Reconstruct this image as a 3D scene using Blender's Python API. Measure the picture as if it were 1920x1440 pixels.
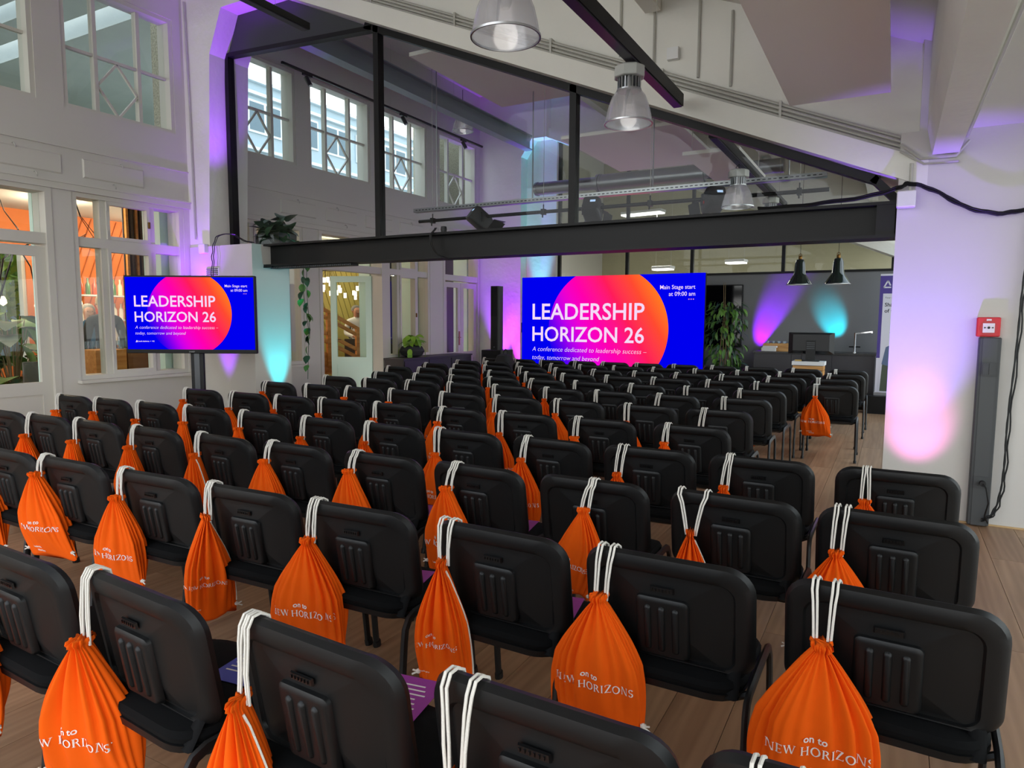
import bpy, bmesh, math, random
from mathutils import Vector, Matrix
random.seed(7)
for o in list(bpy.data.objects): bpy.data.objects.remove(o)
S = bpy.context.scene
COL = S.collection
PI = math.pi
def R(a): return math.radians(a)
# ------------------------------------------------------------------ camera
def make_camera():
    yaw, pit, roll, h, f = R(29.0), R(5.453), R(0.279), 1.53, 1283.6
    fwd = Vector((-math.sin(yaw)*math.cos(pit), math.cos(yaw)*math.cos(pit), -math.sin(pit)))
    rt = Vector((math.cos(yaw), math.sin(yaw), 0)); up = rt.cross(fwd)
    r2 = rt*math.cos(roll) + up*math.sin(roll); u2 = r2.cross(fwd)
    cd = bpy.data.cameras.new('camera'); cd.sensor_width = 36; cd.lens = f/1920*36
    cd.clip_start = .05; cd.clip_end = 300
    c = bpy.data.objects.new('camera', cd); COL.objects.link(c)
    m = Matrix((r2, u2, -fwd)).transposed().to_4x4(); m.translation = (0, 0, h)
    c.matrix_world = m; S.camera = c
make_camera()
# ------------------------------------------------------------------ world, exposure
S.view_settings.view_transform = 'Standard'; S.view_settings.look = 'None'
S.view_settings.exposure = 0.0; S.view_settings.gamma = 1.0
S.view_settings.use_curve_mapping = False
S.cycles.use_denoising = True
S.cycles.max_bounces = 8; S.cycles.diffuse_bounces = 4; S.cycles.transparent_max_bounces = 16
S.cycles.sample_clamp_indirect = 4.0
S.cycles.caustics_reflective = False; S.cycles.caustics_refractive = False
SKY = 3.2
def make_world():
    w = bpy.data.worlds.new('sky'); S.world = w; w.use_nodes = True
    nt = w.node_tree; nt.nodes.clear()
    out = nt.nodes.new('ShaderNodeOutputWorld'); bg = nt.nodes.new('ShaderNodeBackground')
    tc = nt.nodes.new('ShaderNodeTexCoord'); sp = nt.nodes.new('ShaderNodeSeparateXYZ')
    cr = nt.nodes.new('ShaderNodeValToRGB')
    nt.links.new(tc.outputs['Generated'], sp.inputs[0]); nt.links.new(sp.outputs[2], cr.inputs[0])
    e = cr.color_ramp.elements
    e[0].position = 0.0; e[0].color = (1, .99, .96, 1)
    e[1].position = .8; e[1].color = (.66, .80, 1, 1)
    nt.links.new(cr.outputs[0], bg.inputs[0]); bg.inputs[1].default_value = SKY
    nt.links.new(bg.outputs[0], out.inputs[0])
make_world()
def light(name, kind, loc, energy, color=(1, 1, 1), target=None, size=.1, spot=60, blend=.6, shape=None, size_y=None):
    l = bpy.data.lights.new(name, kind); l.energy = energy; l.color = color
    if kind == 'SPOT': l.spot_size = R(spot); l.spot_blend = blend; l.shadow_soft_size = size
    elif kind == 'AREA':
        l.size = size
        if size_y: l.shape = 'RECTANGLE'; l.size_y = size_y
    else: l.shadow_soft_size = size
    o = bpy.data.objects.new(name, l); COL.objects.link(o); o.location = loc
    if target is not None:
        o.rotation_euler = (Vector(target)-Vector(loc)).to_track_quat('-Z', 'Y').to_euler()
    return o
PURPLE = (.30, .03, 1); CYAN = (.0, .75, .95); PINK = (1, .22, .75); BLUEV = (.28, .12, 1)
# coloured uplights standing at the feet of the piers and the kitchen wall
light('uplight', 'SPOT', (-7.55, 5.72, .12), 285, PURPLE, (-7.55, 6.02, 2.6), .03, 34, .8)
light('uplight', 'SPOT', (-7.92, 5.62, 1.70), 75, PURPLE, (-8.02, 5.95, 2.7), .03, 90, .9)
light('uplight', 'SPOT', (-7.35, 5.95, 2.50), 323, PURPLE, (-7.45, 6.25, 5.3), .03, 50, .7)
light('uplight', 'SPOT', (-6.80, 6.38, .12), 228, CYAN, (-7.05, 6.36, 1.7), .03, 36, .8)
light('uplight', 'SPOT', (.20, 5.35, .05), 90, PINK, (.20, 6.13, .72), .03, 33, 1.0)
light('uplight', 'SPOT', (.18, 5.50, .05), 340, BLUEV, (.14, 6.13, 1.7), .03, 44, 1.0)
light('uplight', 'SPOT', (-7.65, 13.0, .12), 798, PURPLE, (-7.6, 13.35, 3.0), .03, 48, .9)
light('uplight', 'SPOT', (-7.20, 13.1, .12), 304, (.75, .03, 1), (-7.2, 13.35, 1.2), .03, 34, .8)
light('uplight', 'SPOT', (-6.85, 13.25, .5), 900, CYAN, (-6.85, 13.62, 4.3), .03, 20, .8)
light('uplight', 'SPOT', (-2.40, 13.32, .68), 700, (.25, .0, 1), (-2.05, 13.72, 1.45), .03, 40, .8)
light('uplight', 'SPOT', (-.74, 13.3, 1.0), 142, CYAN, (-.95, 13.72, 1.5), .03, 44, .8)
# ------------------------------------------------------------------ materials
def hexc(h):
    h = h.lstrip('#'); v = [int(h[i:i+2], 16)/255 for i in (0, 2, 4)]
    return tuple(((c+.055)/1.055)**2.4 if c > .04045 else c/12.92 for c in v)+(1,)
MATS = {}
def mat(name, col, rough=.6, metal=0, noise=None, bump=None, spec=.5, emit=None, estr=1, coat=0, sheen=0, trans=0):
    """principled material; noise=(scale, amount, detail) mottles the colour, bump=(scale, strength) gives fine relief"""
    if name in MATS: return MATS[name]
    m = bpy.data.materials.new(name); m.use_nodes = True; nt = m.node_tree
    b = nt.nodes['Principled BSDF']; c = hexc(col) if isinstance(col, str) else col
    b.inputs['Base Color'].default_value = c; b.inputs['Roughness'].default_value = rough
    b.inputs['Metallic'].default_value = metal; b.inputs['Specular IOR Level'].default_value = spec
    b.inputs['Coat Weight'].default_value = coat
    b.inputs['Sheen Weight'].default_value = sheen
    b.inputs['Transmission Weight'].default_value = trans
    tc = None
    if noise or bump:
        tc = nt.nodes.new('ShaderNodeTexCoord')
    if noise:
        n = nt.nodes.new('ShaderNodeTexNoise'); n.inputs['Scale'].default_value = noise[0]; n.inputs['Detail'].default_value = noise[2] if len(noise) > 2 else 3
        r = nt.nodes.new('ShaderNodeMapRange'); r.inputs[3].default_value = 1-noise[1]; r.inputs[4].default_value = 1+noise[1]
        mx = nt.nodes.new('ShaderNodeVectorMath'); mx.operation = 'SCALE'; mx.inputs[0].default_value = c[:3]
        nt.links.new(tc.outputs['Object'], n.inputs['Vector']); nt.links.new(n.outputs[0], r.inputs[0])
        nt.links.new(r.outputs[0], mx.inputs['Scale']); nt.links.new(mx.outputs[0], b.inputs['Base Color'])
    if bump:
        n2 = nt.nodes.new('ShaderNodeTexNoise'); n2.inputs['Scale'].default_value = bump[0]; n2.inputs['Detail'].default_value = 4
        bp = nt.nodes.new('ShaderNodeBump'); bp.inputs['Strength'].default_value = bump[1]; bp.inputs['Distance'].default_value = bump[2] if len(bump) > 2 else .01
        nt.links.new(tc.outputs['Object'], n2.inputs['Vector']); nt.links.new(n2.outputs[0], bp.inputs['Height'])
        nt.links.new(bp.outputs[0], b.inputs['Normal'])
    if emit:
        b.inputs['Emission Color'].default_value = hexc(emit) if isinstance(emit, str) else emit
        b.inputs['Emission Strength'].default_value = estr
    MATS[name] = m; return m
def glass_mat(name, tint=(1, 1, 1, 1), ior=1.45, rough=0.0, boost=0.0):
    if name in MATS: return MATS[name]
    m = bpy.data.materials.new(name); m.use_nodes = True; nt = m.node_tree; nt.nodes.clear()
    o = nt.nodes.new('ShaderNodeOutputMaterial'); t = nt.nodes.new('ShaderNodeBsdfTransparent'); g = nt.nodes.new('ShaderNodeBsdfGlossy')
    mx = nt.nodes.new('ShaderNodeMixShader'); f = nt.nodes.new('ShaderNodeFresnel'); f.inputs[0].default_value = ior
    t.inputs[0].default_value = tint; g.inputs['Roughness'].default_value = rough; g.inputs[0].default_value = (.95, .97, 1, 1)
    ad = nt.nodes.new('ShaderNodeMath'); ad.operation = 'ADD'; ad.inputs[1].default_value = boost
    ge = nt.nodes.new('ShaderNodeNewGeometry'); iv = nt.nodes.new('ShaderNodeMath'); iv.operation = 'SUBTRACT'; iv.inputs[0].default_value = 1.0
    ml = nt.nodes.new('ShaderNodeMath'); ml.operation = 'MULTIPLY'      # reflect once, on entry only
    nt.links.new(ge.outputs['Backfacing'], iv.inputs[1]); nt.links.new(f.outputs[0], ad.inputs[0])
    nt.links.new(ad.outputs[0], ml.inputs[0]); nt.links.new(iv.outputs[0], ml.inputs[1]); nt.links.new(ml.outputs[0], mx.inputs[0])
    nt.links.new(t.outputs[0], mx.inputs[1]); nt.links.new(g.outputs[0], mx.inputs[2]); nt.links.new(mx.outputs[0], o.inputs[0])
    MATS[name] = m; return m
def wood_mat(name, c1, c2, scale=(1, 1, 1), rough=.45, rnd=.25, axis=1, ring=7.0):
    """wood: stretched noise grain with a tone per object"""
    if name in MATS: return MATS[name]
    m = bpy.data.materials.new(name); m.use_nodes = True; nt = m.node_tree; b = nt.nodes['Principled BSDF']
    tc = nt.nodes.new('ShaderNodeTexCoord'); mp = nt.nodes.new('ShaderNodeMapping'); oi = nt.nodes.new('ShaderNodeObjectInfo')
    sc = [ring*2.6, ring*2.6, ring*2.6]; sc[axis] = ring*.2
    mp.inputs['Scale'].default_value = sc
    cmb = nt.nodes.new('ShaderNodeCombineXYZ'); mul = nt.nodes.new('ShaderNodeMath'); mul.operation = 'MULTIPLY'; mul.inputs[1].default_value = 37
    nt.links.new(oi.outputs['Random'], mul.inputs[0])
    for i in range(3): nt.links.new(mul.outputs[0], cmb.inputs[i])
    add = nt.nodes.new('ShaderNodeVectorMath'); add.operation = 'ADD'
    nt.links.new(tc.outputs['Object'], mp.inputs[0]); nt.links.new(mp.outputs[0], add.inputs[0]); nt.links.new(cmb.outputs[0], add.inputs[1])
    n = nt.nodes.new('ShaderNodeTexNoise'); n.inputs['Scale'].default_value = 1.0; n.inputs['Detail'].default_value = 6; n.inputs['Distortion'].default_value = .8
    nt.links.new(add.outputs[0], n.inputs['Vector'])
    w = nt.nodes.new('ShaderNodeTexWave'); w.inputs['Scale'].default_value = .55; w.inputs['Distortion'].default_value = 9; w.inputs['Detail'].default_value = 2
    nt.links.new(add.outputs[0], w.inputs['Vector'])
    mm = nt.nodes.new('ShaderNodeMath'); mm.operation = 'MULTIPLY_ADD'; mm.inputs[1].default_value = .16
    nt.links.new(w.outputs['Fac'], mm.inputs[0]); nt.links.new(n.outputs[0], mm.inputs[2])
    cr = nt.nodes.new('ShaderNodeValToRGB'); e = cr.color_ramp.elements
    e[0].position = .35; e[0].color = hexc(c2); e[1].position = .85; e[1].color = hexc(c1)
    nt.links.new(mm.outputs[0], cr.inputs[0])
    hs = nt.nodes.new('ShaderNodeHueSaturation'); mr = nt.nodes.new('ShaderNodeMapRange'); mr.inputs[3].default_value = 1-rnd; mr.inputs[4].default_value = 1+rnd
    nt.links.new(oi.outputs['Random'], mr.inputs[0]); nt.links.new(mr.outputs[0], hs.inputs['Value']); nt.links.new(cr.outputs[0], hs.inputs['Color'])
    nt.links.new(hs.outputs[0], b.inputs['Base Color']); b.inputs['Roughness'].default_value = rough
    bp = nt.nodes.new('ShaderNodeBump'); bp.inputs['Strength'].default_value = .12; bp.inputs['Distance'].default_value = .003
    nt.links.new(n.outputs[0], bp.inputs['Height']); nt.links.new(bp.outputs[0], b.inputs['Normal'])
    MATS[name] = m; return m
M_WALL = mat('white_wall_paint', '#cfcbc2', .7, noise=(1.2, .03), bump=(28, .06))
M_CONC = mat('painted_concrete', '#e9e7de', .75, noise=(2.2, .06), bump=(11, .25, .02))
M_CEIL = mat('ceiling_paint', '#dedcd2', .8, noise=(1.5, .04))
M_TRIM = mat('white_woodwork', '#cfcbc0', .5)
M_MINTLIT = mat('white_paint_mint_light', '#dcf6ea', .5)  # white paint; the greenish light falling on it is put into the colour
M_BLACK = mat('black_steel', '#060606', .5, noise=(6, .1), spec=.35)
M_DGREY = mat('dark_grey_metal', '#4a4d50', .35, .4)
M_PLAS = mat('black_plastic', '#08090a', .46, bump=(900, .25, .0006), spec=.4)
M_SEAT = mat('black_fabric', '#060708', .95, bump=(1400, .5, .001), spec=.2)
M_LEG = mat('black_tube', '#08090a', .5)
M_ORANGE = mat('orange_cotton', '#f05e06', .9, noise=(14, .06), bump=(700, .35, .0008), spec=.2)
M_CORD = mat('white_cotton_cord', '#e6e2d8', .9, bump=(500, .8, .002))
M_PRINT = mat('white_print', '#f1e9e2', .8)
M_GLASS = glass_mat('window_glass', (.96, .985, .975, 1))
M_GLASSP = glass_mat('partition_glass', (.955, .97, .965, 1), 1.3)
M_STEEL = mat('galvanised_steel', '#a3a6a8', .35, .85, noise=(5, .12))
M_ALU = mat('brushed_aluminium', '#b9bbbd', .3, .9)
M_COND = mat('grey_conduit', '#bbb9b0', .5, .2)
M_RED = mat('red_plastic', '#d5202c', .4)
M_WHITEP = mat('white_plastic', '#e8e8e6', .45)
M_DKGREEN = mat('dark_green_enamel', '#0e1f1a', .15, coat=.6)
M_LEAF = mat('leaf_green', '#4c7a2c', .5, noise=(9, .3))
M_LEAFD = mat('dark_leaf', '#27492c', .45, noise=(9, .3))
M_LEAFL = mat('bright_leaf', '#8fbf3a', .5, noise=(9, .2))
M_STEM = mat('brown_stem', '#7d6a4a', .8)
M_OAK = wood_mat('oak_floor', '#a98767', '#8a6a4e', rough=.42, rnd=.14, ring=5)
M_PINE = wood_mat('light_wood', '#d79a55', '#b5742f', rough=.5, rnd=.08)
M_PINEX = wood_mat('light_wood_cross', '#d9a765', '#b37a3c', rough=.5, rnd=.08, axis=0)
M_GREYWALL = mat('grey_panel', '#77787a', .6, noise=(3, .03))
M_ANTHR = mat('anthracite_laminate', '#3b3a3e', .5)
# ------------------------------------------------------------------ mesh building
class MB:
    def __init__(s): s.v = []; s.f = []
    def add(s, vs, fs):
        b = len(s.v); s.v += [tuple(p) for p in vs]; s.f += [tuple(i+b for i in f) for f in fs]; return s
    def box(s, x0, x1, y0, y1, z0, z1):
        return s.add([(x0,y0,z0),(x1,y0,z0),(x1,y1,z0),(x0,y1,z0),(x0,y0,z1),(x1,y0,z1),(x1,y1,z1),(x0,y1,z1)],
                     [(0,3,2,1),(4,5,6,7),(0,1,5,4),(1,2,6,5),(2,3,7,6),(3,0,4,7)])
    def cbox(s, x, y, z, sx, sy, sz): return s.box(x-sx/2, x+sx/2, y-sy/2, y+sy/2, z-sz/2, z+sz/2)
    def bevbox(s, x0, x1, y0, y1, z0, z1, b=.01):
        """box with chamfered vertical and top edges"""
        def ring(i, z): return [(x0+i+b,y0+i,z),(x1-i-b,y0+i,z),(x1-i,y0+i+b,z),(x1-i,y1-i-b,z),(x1-i-b,y1-i,z),(x0+i+b,y1-i,z),(x0+i,y1-i-b,z),(x0+i,y0+i+b,z)]
        return s.loft([ring(b, z0), ring(0, z0+b), ring(0, z1-b), ring(b, z1)])
    def bar(s, a, b, w, h, up=(0, 0, 1)):
        """rectangular bar from a to b, w sideways, h along up"""
        a = Vector(a); b = Vector(b); d = (b-a).normalized(); u = Vector(up)
        if abs(d.dot(u)) > .99: u = Vector((0, 1, 0))
        x = d.cross(u).normalized(); u = x.cross(d).normalized()
        vs = []
        for p in (a, b):
            for i, j in ((-1,-1),(1,-1),(1,1),(-1,1)): vs.append(p+x*(i*w/2)+u*(j*h/2))
        return s.add(vs, [(3,2,1,0),(4,5,6,7),(0,1,5,4),(1,2,6,5),(2,3,7,6),(3,0,4,7)])
    def loft(s, rings, cap=True, closed=True):
        n = len(rings[0]); b = len(s.v)
        for r in rings: s.v += [tuple(p) for p in r]
        for k in range(len(rings)-1):
            for i in range(n if closed else n-1):
                j = (i+1) % n
                s.f.append((b+k*n+i, b+k*n+j, b+(k+1)*n+j, b+(k+1)*n+i))
        if cap:
            s.f.append(tuple(b+i for i in reversed(range(n)))); e = b+(len(rings)-1)*n
            s.f.append(tuple(e+i for i in range(n)))
        return s
    def tube(s, pts, r, seg=8, r2=None, flat=None):
        """round tube along pts; r2 tapers to the end; flat=(a,b) gives an oval section"""
        pts = [Vector(p) for p in pts]; rings = []; n = len(pts); prev = None
        for i, p in enumerate(pts):
            t = (pts[min(i+1, n-1)]-pts[max(i-1, 0)]).normalized()
            if prev is None:
                u = Vector((0, 0, 1)) if abs(t.z) < .9 else Vector((1, 0, 0))
                x = t.cross(u).normalized()
            else:
                x = (prev-t*prev.dot(t)).normalized()
            prev = x; y = t.cross(x)
            rr = r if r2 is None else r+(r2-r)*i/(n-1)
            fa, fb = flat or (1, 1)
            rings.append([p+x*(rr*fa*math.cos(2*PI*k/seg))+y*(rr*fb*math.sin(2*PI*k/seg)) for k in range(seg)])
        return s.loft(rings)
    def lathe(s, prof, c=(0, 0, 0), seg=24, cap=True):
        return s.loft([[(c[0]+r*math.cos(2*PI*k/seg), c[1]+r*math.sin(2*PI*k/seg), c[2]+z) for k in range(seg)] for r, z in prof], cap)
    def prism(s, poly, axis, a, b):
        """polygon given in the two other axes, extruded along axis from a to b"""
        def P(p, t):
            if axis == 0: return (t, p[0], p[1])
            if axis == 1: return (p[0], t, p[1])
            return (p[0], p[1], t)
        return s.loft([[P(p, a) for p in poly], [P(p, b) for p in poly]])
    def xf(s, m): s.v = [tuple(m @ Vector(p)) for p in s.v]; return s
    def mesh(s, name, m, smooth=False):
        me = bpy.data.meshes.new(name); me.from_pydata(s.v, [], s.f)
        bm = bmesh.new(); bm.from_mesh(me); bmesh.ops.recalc_face_normals(bm, faces=bm.faces); bm.to_mesh(me); bm.free()
        if m: me.materials.append(m)
        if smooth:
            me.polygons.foreach_set('use_smooth', [True]*len(me.polygons))
            if smooth != 'all': me.set_sharp_from_angle(angle=R(38))
        return me
    def build(s, name, m, parent=None, smooth=False, loc=None):
        return link(name, s.mesh(name, m, smooth), parent, loc)
def link(name, me, parent=None, loc=None, rot=None):
    o = bpy.data.objects.new(name, me); COL.objects.link(o)
    if parent: o.parent = parent
    if loc: o.location = loc
    if rot: o.rotation_euler = rot
    return o
def tag(o, label=None, cat=None, group=None, kind=None):
    if label: o['label'] = label
    if cat: o['category'] = cat
    if group: o['group'] = group
    if kind: o['kind'] = kind
    return o
def thing(name, label, cat, loc=(0, 0, 0), rz=0, group=None, kind=None):
    o = bpy.data.objects.new(name, None); COL.objects.link(o); o.empty_display_size = .05
    o.location = loc; o.rotation_euler = (0, 0, rz)
    return tag(o, label, cat, group, kind)
def struct(name, mb, m, label=None, cat=None, smooth=False):
    o = mb.build(name, m, None, smooth); o['kind'] = 'structure'
    return tag(o, label, cat)
def arc(cx, cy, r, a0, a1, n): return [(cx+r*math.cos(a0+(a1-a0)*i/n), cy+r*math.sin(a0+(a1-a0)*i/n)) for i in range(n+1)]
def rrect(w, h, r, n=5, cx=0, cy=0, rb=None):
    """rounded rectangle outline, counter-clockwise; rb = lower corner radius"""
    rb = r if rb is None else rb; p = []
    p += arc(cx+w/2-r, cy+h/2-r, r, 0, PI/2, n); p += arc(cx-w/2+r, cy+h/2-r, r, PI/2, PI, n)
    p += arc(cx-w/2+rb, cy-h/2+rb, rb, PI, 1.5*PI, n); p += arc(cx+w/2-rb, cy-h/2+rb, rb, 1.5*PI, 2*PI, n)
    return p
def text_mesh(body, size, bold=0.0, shear=0.0, align='LEFT', spacing=1.0, res=3):
    cu = bpy.data.curves.new('t', 'FONT'); cu.body = body; cu.size = size; cu.offset = bold; cu.shear = shear
    cu.align_x = align; cu.space_character = spacing; cu.resolution_u = res
    o = bpy.data.objects.new('t', cu); COL.objects.link(o)
    dg = bpy.context.evaluated_depsgraph_get(); dg.update()
    me = bpy.data.meshes.new_from_object(o.evaluated_get(dg))
    bpy.data.objects.remove(o); bpy.data.curves.remove(cu)
    return me
def flat_text(name, body, size, m, parent, origin, ux, uz, **k):
    """flat lettering: text x axis along ux, text y axis along uz, at origin"""
    me = text_mesh(body, size, **k); ux = Vector(ux); uz = Vector(uz); o = Vector(origin)
    for v in me.vertices: v.co = o+ux*v.co.x+uz*v.co.y
    me.materials.clear(); me.materials.append(m); me.name = name
    return link(name, me, parent)
ORD = ['first', 'second', 'third', 'fourth', 'fifth', 'sixth', 'seventh', 'eighth', 'ninth', 'tenth', 'eleventh', 'twelfth', 'thirteenth']
# ================================================================== THE SETTING
XW, XO = -8.25, -8.55          # inner and outer face of the glazed left wall
YF, YB = 6.02, 6.62            # front and back of the first concrete frame
YG = 13.35                     # front of the second frame
def soffit(x): return 5.36 if x < -6.6 else 5.36-.4175*(x+6.6)
# ---- floor: slab with oak planks
fl = struct('floor', MB().box(-8.25, 3.2, -3.2, 13.7, -.2, -.012), mat('floor_base', '#6e5038', .6), 'light oak plank floor under the chairs', 'floor')
def make_planks():
    w, L = .222, 2.45
    me = MB().box(-w/2+.0012, w/2-.0012, -L/2+.0012, L/2-.0012, -.012, 0).mesh('plank', M_OAK)
    x = -8.25+w/2; i = 0
    while x < 1.85:
        y = -.6; off = (0, .55, .25, .8, .4, .65)[i % 6]*L
        ends = [-.6]+[e for e in [-.6+off+k*L for k in range(8)] if -.3 < e < 13.4]+[13.69]
        for a, b in zip(ends[:-1], ends[1:]):
            o = link('plank', me, fl, (x, (a+b)/2, 0)); o.scale = (1, (b-a)/L, 1)
        x += w; i += 1
make_planks()
struct('floor', MB().box(1.85, 3.2, -3.2, 13.7, -.012, 0).box(-8.25, 1.85, -3.2, -.6, -.012, 0), M_OAK, 'plain oak floor strip at the right and rear edge', 'floor')
struct('floor', MB().box(-9, 3.2, 13.7, 21, -.2, 0), mat('grey_screed', '#8b8880', .7), 'grey screed floor of the room behind the glass', 'floor')
# ---- left wall: solid bands and piers
CL = [(2.78, 4.21), (4.50, 5.87), (6.62, 7.93), (8.21, 9.66), (9.98, 11.35), (11.76, 13.2)]   # clerestory windows (y ranges)
def make_left_wall():
    m = MB()
    m.box(XO, XW, -3, 13.35, 2.98, 3.89)                       # parapet
    m.box(XO, XW, -3, 13.35, 5.30, 6.45)                       # above the clerestory
    ys = [-3]+[v for p in CL for v in p]+[13.35]
    m.box(XO, XW, -3, CL[0][0], 3.89, 5.30)
    for a, b in zip([p[1] for p in CL], [p[0] for p in CL[1:]]+[13.35]): m.box(XO, XW, a, b, 3.89, 5.30)
    # lower zone: piers between doors and windows, parapets under windows
    for a, b, z in ((-3, 3.22, 2.98), (4.30, 4.52, 2.98), (5.93, 6.72, 2.98), (8.02, 8.36, 2.98), (10.0, 10.12, 2.98), (11.44, 11.90, 2.98)):
        m.box(XO, XW, a, b, 0, z)
    for a, b in ((4.52, 5.93), (6.72, 8.02), (10.12, 11.44)): m.box(XO, XW, a, b, 0, .79)
    w = struct('wall_left', m, M_WALL, 'white panelled wall with glazed doors and clerestory windows', 'wall')
    MB().box(XW, XW+.035, -3, 6.02, 2.95, 3.02).box(XW, XW+.05, -3, 6.02, 3.02, 3.04).box(XW, XW+.035, 6.62, 13.35, 2.95, 3.02).box(XW, XW+.05, 6.62, 13.35, 3.02, 3.04).build('cornice', M_TRIM, w)
    MB().box(XW, XW+.02, -3, 6.02, 3.42, 3.435).box(XW, XW+.02, 6.62, 13.35, 3.42, 3.435).build('moulding', M_TRIM, w)
    pm = MB().loft([[(XW, -.37, .0), (XW, .37, .0), (XW, .37, .22), (XW, -.37, .22)], [(XW+.014, -.355, .015), (XW+.014, .355, .015), (XW+.014, .355, .205), (XW+.014, -.355, .205)]]).mesh('panel', M_TRIM)
    hk = MB().tube([(XW, 0, 0), (XW+.03, 0, .0), (XW+.04, .01, -.03), (XW+.03, .015, -.05)], .006, 5).mesh('hook', M_COND)
    y = 3.1
    k = 0
    while y < 13.0:
        if not 5.75 < y < 7.0:
            link('panel', pm, w, (0, y, 3.12))
            for dz in (.0, .26):
                h = link('hook', hk, w, (0, y-.02+.1*((k*7) % 3-1), 3.10+dz)); k += 1
        y += .965 if not 5.0 < y < 6.2 else 1.95
make_left_wall()
wn = [0]
def bars(parent, name, m, items, depth=.07, x=-8.36):
    for (ya, za, yb, zb, w) in items:
        MB().bar((x, ya, za), (x, yb, zb), depth, w, up=Vector((0, -(zb-za), yb-ya)).normalized()).build(name, m, parent)
def clerestory(y0, y1):
    wn[0] += 1
    t = thing('window_%d' % wn[0], None, None, kind='structure')
    z0, z1, zt = 3.89, 5.30, 4.57; wd = y1-y0; a = y0+wd*.305; b = y0+wd*.695; f = .05
    t['label'] = 'clerestory window with white bars and a lozenge'
    m = MB()
    for yy, zz in (((y0, y0+f), (z0, z1)), ((y1-f, y1), (z0, z1)), ((y0+f, y1-f), (z0, z0+.035)), ((y0+f, y1-f), (z1-f, z1))):
        m.box(-8.44, -8.26, yy[0], yy[1], zz[0], zz[1])
    m.build('frame', M_TRIM, t)
    for c in (a, b): MB().box(-8.40, -8.32, c-.022, c+.022, z0+.035, z1-f).build('mullion', M_TRIM, t)
    cols = [(y0+f, a-.022), (a+.022, b-.022), (b+.022, y1-f)]
    for c in cols:
        MB().box(-8.385, -8.335, c[0], c[1], zt-.016, zt+.016).build('glazing_bar', M_TRIM, t)
        for za, zb in ((z0+.035, zt-.016), (zt+.016, z1-f)):
            MB().box(-8.363, -8.357, c[0], c[1], za, zb).build('pane', M_GLASS, t)
    c0, c1 = cols[1]; ym = (c0+c1)/2; zb, zu = z0+.04, zt-.016; zm = (zb+zu)/2
    for p, q in (((c0, zm), (ym, zu)), ((ym, zu), (c1, zm)), ((c1, zm), (ym, zb)), ((ym, zb), (c0, zm))):
        MB().bar((-8.352, p[0], p[1]), (-8.352, q[0], q[1]), .024, .03, up=(1, 0, 0)).build('lozenge_bar', M_TRIM, t)
for c in CL: clerestory(*c)
def casement(y0, y1, hinged=True):
    """three-light window with a transom: z .79 to 2.95"""
    wn[0] += 1
    t = thing('window_%d' % wn[0], None, None, kind='structure'); t['label'] = 'tall white three-light window with hinged casement'
    z0, z1, zt0, zt1 = .79, 2.95, 2.34, 2.45; wd = y1-y0
    a = y0+wd*.26; b = y0+wd*.70; f = .06
    m = MB()
    m.box(-8.50, -8.26, y0, y0+f, z0, z1).box(-8.50, -8.26, y1-f, y1, z0, z1).box(-8.50, -8.26, y0+f, y1-f, z0, z0+.05).box(-8.50, -8.26, y0+f, y1-f, z1-.05, z1)
    m.build('frame', M_TRIM, t)
    MB().box(-8.42, -8.28, y0+f, y1-f, zt0, zt1).build('transom', M_TRIM, t)
    for c in (a, b): MB().box(-8.42, -8.29, c-.035, c+.035, z0+.05, z1-.05).build('mullion', M_TRIM, t)
    MB().box(-8.26, -8.16, y0-.04, y1+.04, z0-.035, z0).build('sill', M_TRIM, t)
    cols = [(y0+f, a-.035), (a+.035, b-.035), (b+.035, y1-f)]
    for i, c in enumerate(cols):
        for za, zb in ((z0+.05, zt0), (zt1, z1-.05)):
            e = 0
            if i == 1:
                e = .04; s_ = MB().box(-8.35, -8.27, c[0], c[0]+e, za, zb).box(-8.35, -8.27, c[1]-e, c[1], za, zb).box(-8.35, -8.27, c[0]+e, c[1]-e, za, za+e).box(-8.35, -8.27, c[0]+e, c[1]-e, zb-e, zb).build('casement', M_TRIM, t)
                for zz in (za+.12*(zb-za), za+.85*(zb-za)): MB().tube([(-8.262, c[0], zz-.05), (-8.262, c[0], zz+.05)], .01, 6).build('hinge', M_TRIM, s_)
                MB().box(-8.27, -8.245, c[1]-.03, c[1]-.012, (za+zb)/2-.04, (za+zb)/2+.04).build('latch', mat('old_brass', '#7c5a2a', .4, .8), s_)
            MB().box(-8.333, -8.327, c[0]+e, c[1]-e, za+e, zb-e).build('pane', M_GLASS, t)
    MB().box(-8.92, -8.551, y0-.05, y0+.03, z0, z1).box(-8.92, -8.551, y1-.14, y1+.05, z0, z1).build('outer_reveal', M_MINTLIT, t)
casement(4.52, 5.93); casement(6.72, 8.02); casement(10.12, 11.44)
dn = [0]
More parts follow.
